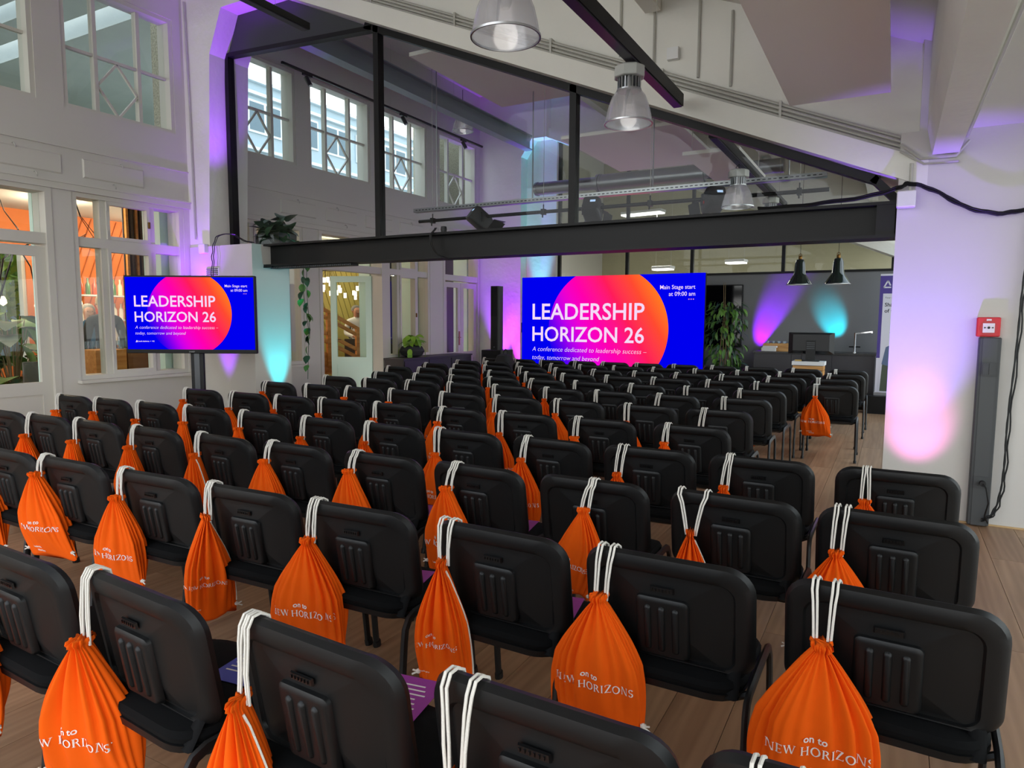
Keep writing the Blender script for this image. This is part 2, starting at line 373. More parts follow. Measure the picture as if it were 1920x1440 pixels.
def leaf(par, loc, rz, w, z1=2.30, m=M_TRIM, handle=True):
    """glazed door leaf in its own frame: local y from 0 (hinge) to w, z 0..z1, x thickness"""
    s = .11; zb = .80
    t = MB().box(-.025, .025, 0, s, .02, z1).box(-.025, .025, w-s, w, .02, z1).box(-.025, .025, s, w-s, z1-s, z1).box(-.025, .025, s, w-s, zb-.14, zb).box(-.025, .025, s, w-s, .02, .14).build('leaf', m, par)
    t.location = loc; t.rotation_euler = (0, 0, rz)
    MB().box(-.003, .003, s, w-s, zb, z1-s).build('pane', M_GLASS, t)
    n = max(4, int((w-2*s)/.075)); st = (w-2*s)/n
    for i in range(n):
        MB().loft([[(-.012, s+i*st, .14), (-.012, s+(i+1)*st, .14), (-.012, s+(i+1)*st, zb-.14), (-.012, s+i*st, zb-.14)],
                   [(.014, s+i*st+.01, .14), (.014, s+(i+1)*st-.01, .14), (.014, s+(i+1)*st-.01, zb-.14), (.014, s+i*st+.01, zb-.14)]]).build('board', m, t)
    if handle:
        MB().box(.025, .034, w-.075, w-.035, .95, 1.25).tube([(.03, w-.055, 1.12), (.07, w-.055, 1.12), (.07, w-.16, 1.12)], .009, 6).build('handle', mat('old_brass', '#7c5a2a', .4, .8), t)
    for z in (.3, 1.95): MB().tube([(.03, 0, z-.09), (.03, 0, z+.09)], .013, 6).build('hinge', m, t)
def door(y0, y1, leaves, label):
    dn[0] += 1
    t = thing('door_%d' % dn[0], None, None, kind='structure'); t['label'] = label
    f = .07
    MB().box(-8.50, -8.24, y0, y0+f, 0, 2.98).box(-8.50, -8.24, y1-f, y1, 0, 2.98).box(-8.50, -8.24, y0+f, y1-f, 2.9, 2.98).box(-8.46, -8.26, y0+f, y1-f, 2.33, 2.45).build('frame', M_TRIM, t)
    MB().box(-8.37, -8.364, y0+f, y1-f, 2.45, 2.9).build('pane', M_GLASS, t)
    MB().box(-8.92 if y0 > 11 else -8.62, -8.551, y0-.05, y0+.05, 0, 2.95).box(-8.92 if y0 > 11 else -8.62, -8.551, y1-.05, y1+.05, 0, 2.95).build('outer_reveal', M_MINTLIT, t)
    return t
d = door(3.22, 4.30, 1, 'white glazed door at the left edge of the photo')
leaf(d, (-8.31, 4.23, 0), PI, .94)
d = door(8.36, 10.0, 1, 'doorway standing open towards the wooden stairs')
leaf(d, (-8.49, 9.93, 0), PI-R(66), .78, m=M_MINTLIT)
d = door(11.90, 13.33, 2, 'pair of white glazed doors beside the far pier')
leaf(d, (-8.31, 11.97, 0), 0, .64)
leaf(d, (-8.31, 13.26, 0), PI, .64)
# ---- concrete frames
def frame(y0, y1, label):
    m = MB()
    # left column with haunch
    if y0 < 7: m.prism([(-8.6, 0), (-7.86, 0), (-7.86, 2.6), (-7.74, 4.85), (-7.5, 5.36), (-6.6, 5.36), (-6.6, 6.6), (-8.6, 6.6)], 1, y0, y1)
    else: m.prism([(-8.6, 0), (-7.2, 0), (-7.2, 5.0), (-6.95, 5.36), (-6.6, 5.36), (-6.6, 6.6), (-8.6, 6.6)], 1, y0, y1).box(-7.2, -6.48, y0+.28, y0+.4, 0, 5.36)
    # rafter: lower flange and recessed web
    a, b = -6.6, .17
    m.prism([(a, soffit(a)), (b, soffit(b)), (b, soffit(b)+.2), (a, soffit(a)+.2)], 1, y0+.10, y1)
    m.prism([(a, soffit(a)+.2), (b, soffit(b)+.2), (b, soffit(b)+1.3), (a, soffit(a)+1.3)], 1, y0+.20, y1-.13)
    return struct('trim_%d' % (1 if y0 < 7 else 2), m, M_CONC, label, 'concrete frame')
fr1 = frame(YF, YB, 'white painted concrete portal frame, the nearer one')
fr2 = frame(YG, YG+.6, 'white painted concrete portal frame, the farther one')
MB().box(-8.24, -7.05, YF-.02, 6.60, 0, 2.45).build('casing', M_WALL, fr1)
MB().box(-7.92, -7.66, YF-.032, YF-.02, 2.06, 2.17).build('vent_frame', M_WHITEP, fr1)
for k in range(4): MB().bar((-7.90, YF-.036, 2.08+.025*k), (-7.68, YF-.036, 2.08+.025*k), .012, .012).build('vent_gap_shade', mat('shadow_gap', '#4b4d4f', .6), fr1)  # dark bars drawn for the shade in the vent gaps
# ---- roof slab
def make_roof():
    m = MB()
    a, b = -6.6, .40
    m.prism([(-8.6, 6.4), (a, 6.4), (b, soffit(b)+1.05), (b, soffit(b)+1.25), (a, 6.62), (-8.6, 6.62)], 1, -2.2, 21)
    c = struct('ceiling', m, M_CEIL, 'pale grey sloping roof underside', 'ceiling')
    for x in (-5.2, -3.6, -2.0, -.4):
        for y0, y1 in ((-2.2, YF+.13), (YB-.13, YG+.13), (YG+.47, 20.5)):
            MB().box(x-.07, x+.07, y0, y1, soffit(x)+.80, soffit(x)+1.1).build('purlin', M_CONC, c)
    return c
ceil = make_roof()
# eave beam and low flat ceiling over the right-hand strip
struct('trim_3', MB().prism([(.19, 2.76), (.36, 2.76), (.40, 2.95), (.40, 3.9), (.15, 3.9), (.15, 2.95)], 1, -2.2, 6.1), M_CONC, 'white concrete eave beam running to the right pier', 'beam')
struct('ceiling', MB().box(.40, 3.2, -2.2, 6.13, 2.93, 3.05).box(1.0, 3.2, -2.2, 4.6, 2.88, 2.93), M_CEIL, 'low flat white ceiling at the upper right corner', 'ceiling')
# ---- right pier wall (faces the camera)
struct('wall_right', MB().box(-.02, 3.2, 6.13, 6.55, 0, 2.95).box(.10, .45, 6.13, 6.4, 2.95, 3.9)  , mat('right_wall_paint', '#d2cfca', .65, noise=(1.2, .03), bump=(22, .12)), 'white wall pier with coloured light at the right', 'wall')
struct('baseboard_right', MB().box(-.02, 3.2, 6.118, 6.13, 0, .012), mat('baseboard_wood', '#c9a877', .5), 'thin light wood skirting strip at the foot of the right wall', 'baseboard')
# ---- back: grey panel wall, glass partition above it, room beyond
BY = 13.72
def make_back():
    w = struct('wall_back', MB().box(-3.6, .25, BY, BY+.1, 0, 2.39), M_GREYWALL, 'grey panel wall behind the kitchen counter', 'wall')
    struct('trim_4', MB().box(-3.6, .25, BY-.03, BY+.12, 2.39, 2.43), M_BLACK, 'thin dark rail on top of the grey wall', 'rail')
    struct('wall_far', MB().box(-9, 3.2, 20.8, 21, 0, 6.5), mat('far_wall_plaster', '#b8b294', .8, noise=(2, .06), bump=(6, .4, .03)), 'cream plaster wall of the room behind the glass', 'wall')
    wl = struct('wall_side', MB().box(XO, XW, 13.95, 21, 0, 6.4), M_WALL, 'white side wall of the room behind the glass', 'wall')
    t = thing('window_partition', None, None, kind='structure'); t['label'] = 'black framed glass partition behind the screen'
    ms = [(-6.45, 0), (-4.9, 2.43), (-3.55, 0), (-1.85, 2.43), (-.05, 2.43)]
    for x, z in ms: MB().box(x-.03, x+.03, BY, BY+.08, z, soffit(x)).build('mullion', M_BLACK, t)
    MB().box(-6.45, -3.6, BY, BY+.08, 2.39, 2.43).build('transom', M_BLACK, t)
    for (xa, za), (xb, zb) in zip(ms[:-1], ms[1:]):
        MB().prism([(xa+.03, 2.43), (xb-.03, 2.43), (xb-.03, soffit(xb-.03)), (xa+.03, soffit(xa+.03))], 1, BY+.035, BY+.043).build('pane', M_GLASSP, t)
        if xa < -3.6: MB().box(xa+.03, xb-.03, BY+.035, BY+.043, 0, 2.39).build('pane', M_GLASSP, t)
    return w
make_back()
# ---- first partition: steel beam, black glazing frame, dark panel in the haunch
GY = 6.30
def make_partition():
    b = struct('trim_5', MB().box(-7.04, -.02, GY-.012, GY+.012, 2.20, 2.43).box(-7.04, -.02, GY-.13, GY+.13, 2.43, 2.455).box(-7.04, -.02, GY-.13, GY+.13, 2.175, 2.20), M_BLACK, 'long black steel beam across the hall', 'steel beam')
    MB().box(-7.045, -6.9, GY-.13, GY+.13, 2.16, 2.175).build('end_plate', M_BLACK, b)
    MB().box(-6.95, -5.6, GY-.1, GY+.02, 2.145, 2.172).build('led_bar', M_BLACK, b)
    for k in range(44): MB().box(-6.94+.0305*k, -6.92+.0305*k, GY-.105, GY-.1, 2.15, 2.166).build('led_cell', M_DGREY, b)
    MB().box(-.16, -.03, GY-.12, GY+.12, 2.20, 2.43).build('end_plate', M_BLACK, b)
    t = thing('window_glazing', None, None, kind='structure'); t['label'] = 'black framed sloping glass screen above the steel beam'
    xs = [-7.72, -5.24, -2.81, -.16]
    for x, zt in zip(xs[:3], (4.92, soffit(-5.24), soffit(-2.81))):
        MB().box(x-.035, x+.035, GY-.05, GY+.05, 2.455, zt).build('mullion', M_BLACK, t)
    MB().bar((-5.4, GY, soffit(-5.4)-.035), (-.16, GY, soffit(-.16)-.035), .1, .07).build('top_rail', M_BLACK, t)
    MB().bar((-7.68, GY, 4.90), (-5.3, GY, 4.78), .1, .05).build('top_rail', M_BLACK, t)
    MB().bar((-.2, GY, soffit(-.2)-.03), (-.02, GY, 2.47), .1, .06).build('top_rail', M_BLACK, t)
    MB().prism([(-7.70, 4.93), (-5.35, 4.81), (-6.6, 5.36), (-7.5, 5.36)], 1, GY-.02, GY+.02).build('dark_panel', M_DGREY, t)
    MB().prism([(-7.69, 2.455), (-5.27, 2.455), (-5.27, 4.76), (-7.69, 4.88)], 1, GY-.004, GY+.004).build('pane', M_GLASSP, t)
    for xa, xb in zip(xs[1:-1], xs[2:]):
        MB().prism([(xa+.035, 2.455), (xb-.035, 2.455), (xb-.035, soffit(xb)-.05), (xa+.035, soffit(xa)-.05)], 1, GY-.004, GY+.004).build('pane', M_GLASSP, t)
make_partition()

# ---- glazed right-hand side of the farther bay and of the front strip
def side_glazing(x, y0, y1, h, n, label, idx):
    t = thing('window_side_%d' % idx, None, None, kind='structure'); t['label'] = label; st = (y1-y0)/n
    for k in range(n+1): MB().box(x-.03, x+.03, y0+k*st-.025, y0+k*st+.025, 0, h).build('mullion', M_BLACK, t)
    MB().box(x-.03, x+.03, y0, y1, 0, .06).box(x-.03, x+.03, y0, y1, h-.06, h).build('rail', M_BLACK, t)
    for k in range(n): MB().box(x-.004, x+.004, y0+k*st+.025, y0+(k+1)*st-.025, .06, h-.06).build('pane', M_GLASS, t)
side_glazing(.32, 6.6, 13.68, 3.45, 5, 'tall glazed side of the hall behind the right wall pier', 1)
side_glazing(3.16, -3.0, 6.1, 2.9, 6, 'glazed side of the strip right of the camera', 2)
# ================================================================== CHAIRS
YBK = -.235        # local y of the top of the backrest
def back_y(x, z):  # rear surface of the leaning, slightly curved backrest
    return YBK + (.82-z)*.17 + .045*(x/.26)**2
def back_shell():
    m = MB(); n = 7
    def ring(w, z0, z1, r, rb, dy):
        out = []
        for x, z in rrect(w, z1-z0, r, n, 0, (z0+z1)/2, rb):
            out.append((x, back_y(x, z)+dy, z))
        return out
    # from the front rim round the edge to the recessed rear panel
    m.loft([ring(.45, .50, .79, .07, .04, .050), ring(.517, .475, .815, .085, .05, .038), ring(.530, .468, .822, .09, .055, .018),
            ring(.512, .476, .813, .085, .05, .001), ring(.480, .482, .797, .08, .045, -.003), ring(.455, .486, .776, .075, .04, -.001), ring(.425, .490, .766, .05, .035, .000),
            ring(.412, .492, .760, .045, .03, .010), ring(.34, .51, .74, .04, .03, .012), ring(.15, .58, .68, .03, .03, .012)])
    return m.mesh('backrest', M_PLAS, True)
def rib_plate():
    m = MB(); n = 4
    def ring(w, z0, z1, r, dy, cx=0):
        return [(x, back_y(x, z)+dy, z) for x, z in rrect(w, z1-z0, r, n, cx, (z0+z1)/2)]
    m.loft([ring(.165, .495, .695, .018, .014), ring(.160, .498, .692, .016, .002), ring(.148, .502, .684, .012, -.003), ring(.13, .51, .676, .01, -.003)])
    for cx in (-.043, 0, .043):
        m.loft([ring(.022, .515, .668, .0108, .0, cx), ring(.019, .518, .664, .009, -.006, cx), ring(.011, .524, .657, .005, -.0095, cx)])
    return m.mesh('rib_plate', M_PLAS, True)
def maker_plate():
    m = MB()
    def ring(w, z0, z1, dy): return [(x, back_y(x, z)+dy, z) for x, z in ((-w/2, z0), (w/2, z0), (w/2, z1), (-w/2, z1))]
    m.loft([ring(.072, .708, .728, .014), ring(.066, .710, .726, .008)])
    for k in range(6):
        cx = -.026+k*.0104; m.loft([[(cx-.003+x, y, z) for x, y, z in ring(.004, .713, .723, .012)], [(cx-.003+x, y, z) for x, y, z in ring(.003, .714, .722, .0055)]])
    return m.mesh('maker_plate', mat('black_gloss_plastic', '#0a0a0b', .3), False)
def pad_mesh():
    m = MB(); n = 5
    def ring(w, z0, z1, r, dy): return [(x, back_y(x, z)+dy, z) for x, z in rrect(w, z1-z0, r, n, 0, (z0+z1)/2)]
    m.loft([ring(.45, .50, .79, .07, .045), ring(.44, .505, .785, .07, .065), ring(.38, .53, .76, .06, .076), ring(.2, .6, .7, .04, .078)])
    return m.mesh('back_pad', M_SEAT, True)
def seat_mesh():
    m = MB()
    def ring(w, d, r, z, cy=.0): return [(x, y, z-.018*max(0, (y-.1)/.12)**2) for x, y in rrect(w, d, r, 6, 0, cy, r)]
    m.loft([ring(.44, .40, .09, .425, .01), ring(.475, .425, .10, .435, .01), ring(.485, .435, .10, .452, .01), ring(.47, .42, .10, .468, .01), ring(.40, .35, .09, .475, .01), ring(.2, .15, .05, .474, .01)])
    return m.mesh('seat', M_SEAT, True)
def seat_shell():
    m = MB()
    def ring(w, d, r, z, cy=.0): return [(x, y, z) for x, y in rrect(w, d, r, 6, 0, cy, r)]
    m.loft([ring(.2, .15, .06, .392), ring(.40, .34, .09, .395), ring(.47, .42, .10, .412, .005), ring(.486, .436, .10, .434, .01), ring(.47, .42, .1, .436, .01)])
    return m.mesh('seat_shell', M_PLAS, True)
def leg_mesh(sx, sy):
    """half of a bent oval side frame: foot to the middle of the top run"""
    p = [(sx*.262, sy*.268, 0), (sx*.261, sy*.262, .03), (sx*.258, sy*.228, .34), (sx*.257, sy*.218, .395), (sx*.256, sy*.195, .425), (sx*.256, sy*.16, .438), (sx*.256, 0, .440)]
    m = MB().tube(p, .0145, 8, flat=(1.25, .75) if sy > 0 else (1.25, .75))
    m.tube([(sx*.2625, sy*.270, 0), (sx*.261, sy*.265, .028)], .0185, 8, flat=(1.2, .85))
    return m.mesh('leg', M_LEG, True)
def bar_mesh(y): return MB().tube([(-.256, y, .43), (-.21, y, .405), (.21, y, .405), (.256, y, .43)], .011, 6).mesh('cross_bar', M_LEG, True)
def support_mesh(sx):
    pts = [(sx*.20, .05, .415), (sx*.205, -.12, .408), (sx*.208, -.185, .425), (sx*.208, back_y(.2, .5)+.018, .50), (sx*.208, back_y(.2, .6)+.02, .60)]
    return MB().tube(pts, .015, 8, flat=(1.4, .6)).mesh('back_support', mat('matt_black_steel', '#050506', .7, spec=.15), True)
CH = {'seat': seat_mesh(), 'seat_shell': seat_shell(), 'backrest': back_shell(), 'back_pad': pad_mesh(), 'rib_plate': rib_plate(), 'maker_plate': maker_plate()}
LEGS = [leg_mesh(sx, sy) for sx in (-1, 1) for sy in (-1, 1)]
BARS = [bar_mesh(-.14), bar_mesh(.13)]; SUPS = [support_mesh(-1), support_mesh(1)]
ROWN = ['row nearest the camera', 'second nearest row', 'third nearest row', 'fourth nearest row', 'fifth row from the camera', 'sixth row from the camera', 'seventh row from the camera', 'eighth row from the camera', 'ninth row from the camera', 'tenth row from the camera', 'second farthest row', 'farthest row by the screen']
def make_chair(x, y, rz, label, near):
    t = thing('conference_chair', label, 'chair', (x, y, 0), rz, 'rows of black conference chairs')
    for k in ('seat', 'seat_shell', 'back_pad'): link(k, CH[k], t)
    b = link('backrest', CH['backrest'], t); link('rib_plate', CH['rib_plate'], b)
    if near: link('maker_plate', CH['maker_plate'], b)
    for l in LEGS: link('leg', l, t)
    for l in SUPS: link('back_support', l, t)
    for l in BARS: link('cross_bar', l, t)
    return t
ROWY = [1.075, 1.955, 2.80, 3.645, 4.56, 5.50, 6.40, 7.25, 8.17, 9.06, 9.92, 10.77]
XS = {  # backrest centres, right to left
 0: [.01, -.55, -1.13, -1.74, -2.32],
 1: [.03, -.57, -1.15, -1.76, -2.33, -2.93, -3.58, -4.14],
 2: [.04, -.54, -1.15, -1.75, -2.33, -2.94, -3.52, -4.17, -4.76, -5.33, -5.88],
 3: [.05, -.57, -1.16, -1.76, -2.35, -2.93, -3.52, -4.12, -4.75, -5.36, -5.95, -6.50],
 4: [-1.16, -1.80, -2.41, -3.01, -3.63, -4.21, -4.77, -5.34, -5.96],
 5: [-1.18, -1.77, -2.40, -2.99, -3.58, -4.19, -4.75, -5.34, -5.95],
 6: [-1.17, -1.81, -2.42, -2.96, -3.54, -4.11, -4.69, -5.29, -5.89],
 7: [-1.16, -1.75, -2.38, -2.96, -3.54, -4.13, -4.68, -5.22, -5.85],
 8: [-.55, -1.16, -1.74, -2.34, -2.94, -3.54, -4.11, -4.68, -5.24, -5.80, -6.37],
 9: [-.59, -1.16, -1.75, -2.34, -2.93, -3.51, -4.08, -4.65, -5.21, -5.78, -6.34],
 10: [-.54, -1.12, -1.73, -2.33, -2.92, -3.48, -4.04, -4.60, -5.16, -5.72, -6.28],
 11: [-.53, -1.12, -1.71, -2.30, -2.88, -3.44, -4.0, -4.56, -5.12, -5.68, -6.24]}
ROT = {(0, 2): -3, (0, 3): -4, (0, 4): -2, (1, 0): -2, (1, 1): 0, (2, 0): -2}
# ================================================================== BAGS
SK = []
def serif_strokes():
    """flared capitals for N E W H O R I Z S: list of polygons in a unit-high box, with advance width"""
    T, t = .15, .07
    def rect(x0, x1, y0, y1): return [(x0, y0), (x1, y0), (x1, y1), (x0, y1)]
    def stem(x, w=T, s=.07): return [rect(x, x+w, 0, 1), rect(x-s, x+w+s, 0, .045), rect(x-s, x+w+s, .955, 1)]
    def dia(x0, y0, x1, y1, w): return [[(x0, y0), (x0+w, y0), (x1+w, y1), (x1, y1)]]
    def ring(cx, cy, rx, ry, a0, a1, w, n=18, thin=.5):
        q = []
        for i in range(n):
            u, v = a0+(a1-a0)*i/n, a0+(a1-a0)*(i+1)/n
            def k(a): return w*(thin+(1-thin)*abs(math.cos(a)))
            q.append([(cx+rx*math.cos(u), cy+ry*math.sin(u)), (cx+rx*math.cos(v), cy+ry*math.sin(v)), (cx+(rx-k(v))*math.cos(v), cy+(ry-k(v))*math.sin(v)), (cx+(rx-k(u))*math.cos(u), cy+(ry-k(u))*math.sin(u))])
        return q
    G = {}
    G['N'] = (stem(.10, t)+stem(.72, t)+dia(.08, 1, .64, 0, T), .92)
    G['E'] = (stem(.10)+[rect(.2, .62, .945, 1), rect(.2, .62, 0, .055), rect(.2, .5, .48, .53), rect(.58, .62, .8, 1), rect(.58, .62, 0, .2), rect(.46, .5, .41, .6)], .72)
    G['W'] = (dia(.02, 1, .30, 0, T)+dia(.55, 1, .33, 0, t)+dia(.50, 1, .80, 0, T)+dia(1.10, 1, .85, 0, t)+[rect(-.04, .25, .955, 1), rect(1.02, 1.25, .955, 1), rect(.44, .70, .955, 1)], 1.26)
    G['H'] = (stem(.10)+stem(.68)+[rect(.2, .7, .47, .53)], .96)
    G['O'] = (ring(.50, .5, .48, .52, 0, 2*PI, T+.02), 1.02)
    G['R'] = (stem(.10)+ring(.34, .74, .32, .26, -PI/2, PI/2, T, 10)+[rect(.2, .36, .945, 1), rect(.2, .36, .48, .53)]+dia(.36, .5, .68, 0, T), .86)
    G['I'] = (stem(.12), .40)
    G['Z'] = ([rect(.06, .72, .94, 1), rect(.04, .74, 0, .06), rect(.06, .11, .78, 1), rect(.69, .74, 0, .22)]+dia(.54, .95, .04, .05, T+.03), .80)
    G['S'] = (ring(.34, .74, .28, .27, PI*.1, PI*1.5, T, 14)+ring(.34, .26, .30, .28, -PI*.9, PI*.5, T, 14), .68)
    G[' '] = ([], .32)
    return G
GLY = serif_strokes()
def serif_polys(text, h, rot_arc=.0):
    out = []; x = 0
    for c in text:
        ps, adv = GLY[c]
        for p in ps: out.append([((x+a)*h, b*h) for a, b in p])
        x += adv+.06
    w = x*h
    return [[(a-w/2, b) for a, b in p] for p in out], w
def sack_kit(seed, W, L, D, lean, print_dx, edge=False):
    """one bag variant: gathered neck at z=0 hanging down to z=-L; returns dict of part meshes"""
    rd = random.Random(seed); nA, nR = 132, 34
    ph = [rd.uniform(0, 6.28) for _ in range(6)]; npl = rd.choice([17, 19, 21])
    cor = [rd.uniform(.9, 1.06) for _ in range(4)]
    def wid(t):
        s = min(1, max(0, t))
        g = .115+.80*min(1, s/.46)**.92 if s < .46 else .915+.085*math.sin((s-.46)/.44*PI/2) if s < .9 else 1.0
        return W/2*(g-.035*math.exp(-((s-.46)/.10)**2))
    def dep(t):
        s = min(1, max(0, t))
        return D*(.45+.55*math.sin(min(1, s*1.2)*PI*.62))*(1-.82*max(0, (s-.60)/.40)**1.5)+.004
    def pleat(a, t): 
        amp = .46*(1-t)**1.05+.06
        w_ = math.cos(npl*a+ph[0]+1.2*math.sin(3*a+ph[1])); w_ = math.copysign(abs(w_)**.7, w_)-.25*w_*w_
        w2 = math.cos(5*a+ph[5]+1.5*t+.8*math.sin(2*a+ph[2]))
        return 1+amp*w_*(.6+.4*math.sin(2*a+ph[4]))+.26*w2*math.sin(PI*min(1, t*1.05))*(.4+.6*t)+.06*math.sin(9*t+3*a+ph[3])*t
    def P(a, t, off=0):
        w, d = wid(t), dep(t); c, s = math.cos(a), math.sin(a)
        k = pleat(a, t); kx = 1+(k-1)*.35
        x = w*kx*math.copysign(abs(c)**.75, c)+lean*t*t
        y = -(d*k+off)*math.copysign(abs(s)**.8, s)
        z = -L*t - .02*L*(1-abs(c))*t*t + .012*math.sin(3*a+ph[3])*t
        return (x, y, z)
    m = MB(); rings = []
    for fz, fr in ((.022, 1.25), (.012, 1.35)):
        rings.append([(P(2*PI*i/nA, 0)[0]*fr*(1+.12*math.cos(11*2*PI*i/nA)), P(2*PI*i/nA, 0)[1]*fr, fz+.004*math.cos(9*2*PI*i/nA)) for i in range(nA)])
    for r in range(nR+1): rings.append([P(2*PI*i/nA, r/nR) for i in range(nA)])
    m.loft(rings)
    kit = {'sack': m.mesh('sack', M_ORANGE, 'all')}
    # print on the side towards the camera (local -y): solve angle for a wanted x at height t
    def surf(x, z, off=.0022):
        t = min(.98, max(.02, -z/L)); w = wid(t)
        u = max(-.97, min(.97, (x-lean*t*t)/w)); c = math.copysign(abs(u)**(1/.75), u); a = math.acos(c)
        for _ in range(4):
            e = P(a, t)[0]-x; a += e/(w*1.1)
            a = max(.08, min(PI-.08, a))
        p = P(a, t, off); return (x, p[1]-.0008, z)
    pm = MB()
    polys, w = serif_polys('NEW HORIZONS', .030)
    sc = min(1.0, W*.84/w)
    for q in polys:      # each stroke as a fine grid, so that it follows the folds
        (ax, ay), (bx, by), (cx, cy), (dx, dy) = q; nu = max(2, int(math.hypot(bx-ax, by-ay)/.003)); nv = max(2, int(math.hypot(dx-ax, dy-ay)/.004)); g = []
        for i in range(nu+1):
            for k in range(nv+1):
                u, v = i/nu, k/nv
                g.append(surf(((ax*(1-u)+bx*u)*(1-v)+(dx*(1-u)+cx*u)*v)*sc+print_dx, ((ay*(1-u)+by*u)*(1-v)+(dy*(1-u)+cy*u)*v)*sc-L*.66))
        pm.add(g, [(i*(nv+1)+k, (i+1)*(nv+1)+k, (i+1)*(nv+1)+k+1, i*(nv+1)+k+1) for i in range(nu) for k in range(nv)])
    kit['lettering'] = pm.mesh('lettering', M_PRINT)
    me = text_mesh('on to', .032, .0006, align='CENTER'); bm = bmesh.new(); bm.from_mesh(me); bmesh.ops.triangulate(bm, faces=bm.faces); bmesh.ops.subdivide_edges(bm, edges=bm.edges, cuts=1); bm.to_mesh(me); bm.free()
    for v in me.vertices: v.co = surf(v.co.x*sc-.01+print_dx, v.co.y*sc-L*.66+.037)
    me.materials.clear(); me.materials.append(M_PRINT); kit['small_lettering'] = me
    me2 = MB(); tx = text_mesh('Leadership', .016, .0003)
    tx2 = text_mesh('Horizon', .020, .0004)
    for src, dx, dz in ((tx, -.06, 0), (tx2, -.035, -.019)):
        me2.add([surf(v.co.x*sc+dx+print_dx, v.co.y*sc-L*.90+dz) for v in src.vertices], [tuple(p.vertices) for p in src.polygons])
    kit['logo_print'] = me2.mesh('logo_print', M_PRINT)
    # knotted cord ends at the lower corners
    kit['knots'] = []
    for sx in (-1, 1):
        km = MB()
        px, py, pz = P(0 if sx > 0 else PI, .93)
        km.lathe([(.002, -.008), (.009, -.004), (.010, .004), (.003, .009)], (px, py-.01, pz), 8)
        km.tube([(px, py-.012, pz), (px+sx*.022, py-.016, pz-.010)], .0032, 5).tube([(px, py-.012, pz), (px+sx*.020, py-.014, pz+.006)], .0032, 5)
        kit['knots'].append(km.mesh('cord_knot', M_CORD, True))
    if edge:
        kit['side_cord'] = MB().tube([P(.25, .03, .004)]+[P(.12, t/10, .004) for t in range(1, 10)], .004, 5).mesh('side_cord', M_CORD, True)
    kit['neck'] = wid(0); kit['L'] = L
    return kit
KITS = [sack_kit(1, .305, .40, .042, .0, 0), sack_kit(2, .29, .39, .05, -.03, .01), sack_kit(3, .30, .41, .045, .03, -.01), sack_kit(5, .20, .42, .05, .015, -.015, True), sack_kit(8, .32, .42, .05, -.01, .0), sack_kit(11, .30, .40, .045, .10, .045), sack_kit(13, .27, .38, .04, -.11, -.05)]
def cord_mesh(kind, drop, spread, top, seed):
    """pair of strands from the neck up over the top of the backrest (local z 0 = top edge of the back, y 0 = its rear face)"""
    rd = random.Random(seed); out = []
    for s in (-1, 1):
        m = MB()
        for j in (-1, 1):
            xb = s*.017+j*.004; xt = s*spread+j*.006+top
            sag = rd.uniform(-.004, .004)
            m.tube([(xb, -.016, -drop-.012), (xb*.7+xt*.3, -.016+sag, -drop*.66), (xb*.35+xt*.65, -.013, -drop*.3), (xt, -.010, -.018), (xt, .004, .006), (xt+.002, .024, .009), (xt+.003, .047, -.004), (xt+.004, .056, -.05)], .0037, 6)
        out.append(m.mesh('cord', M_CORD, True))
    return out
CORDS = {}
def cords(drop, spread, top):
    k = (round(drop, 2), round(spread, 3), round(top, 2))
    if k not in CORDS: CORDS[k] = cord_mesh(0, k[0], k[1], k[2], len(CORDS))
    return CORDS[k]
# (row, seat) -> kit, x on the backrest, cord length, cord spread, lean of the cord, turn of the sack
BAG = {
 (0, 0): (0, -.13, .16, .035, 0, 10), (0, 1): (1, -.16, .20, .03, .0, 8), (0, 2): (3, -.17, .19, .010, .0, 20), (0, 3): (2, -.19, .19, .012, .0, 25), (0, 4): (1, -.18, .2, .01, 0, 10),
 (1, 0): (4, -.155, .16, .025, .0, 14), (1, 1): (0, -.185, .15, .020, .01, 2), (1, 2): (3, -.185, .14, .022, .0, 20), (1, 3): (4, -.18, .15, .014, .01, 12), (1, 4): (3, -.19, .14, .010, .0, 66), (1, 5): (0, -.185, .13, .010, .0, 6), (1, 6): (5, -.19, .09, .012, .01, 10), (1, 7): (4, -.19, .13, .01, 0, 20),
 (2, 0): (0, -.185, .17, .018, .01, 0), (2, 1): (3, -.15, .17, .055, .0, 20), (2, 2): (6, .0, .13, .010, .03, -20), (2, 3): (2, -.12, .12, .012, .03, -8), (2, 4): (2, -.15, .10, .014, .02, -6), (2, 5): (0, -.16, .11, .012, .02, 0), (2, 6): (3, -.17, .13, .014, .0, 10),
}
def make_bag(r, j, x, y, rz, label):
    rd = random.Random(r*31+j*7)
    kit, bx, drop, spread, top, turn = BAG.get((r, j), (rd.choice([0, 1, 2, 4]), rd.uniform(-.20, -.12), rd.uniform(.12, .17), rd.choice([.010, .014, .018]), rd.choice([0, .01, .02]), rd.uniform(-22, 22)))
    if (r, j) == (8, 0): kit, bx, drop, spread, top, turn = 2, -.16, .13, .014, 0, -4
    K = KITS[kit]
    p = Matrix.Rotation(rz, 4, 'Z') @ Vector((bx, back_y(bx, .82)-.002, .822))
    t = thing('drawstring_bag', label, 'bag', (x+p.x, y+p.y, p.z), rz, 'orange drawstring bags on the chairs')
    for c in cords(drop, spread, top): link('cord', c, t)
    sk = link('sack', K['sack'], t, (0, -.016, -drop-.012), (0, 0, R(turn)))
    dy = K['sack']
    sk.location.y = -.030
    for n in ('lettering', 'small_lettering', 'logo_print'): link(n, K[n], sk)
    for k in K['knots']: link('cord_knot', k, sk)
    if 'side_cord' in K: link('side_cord', K['side_cord'], sk)
    return t
CHAIRS = {}
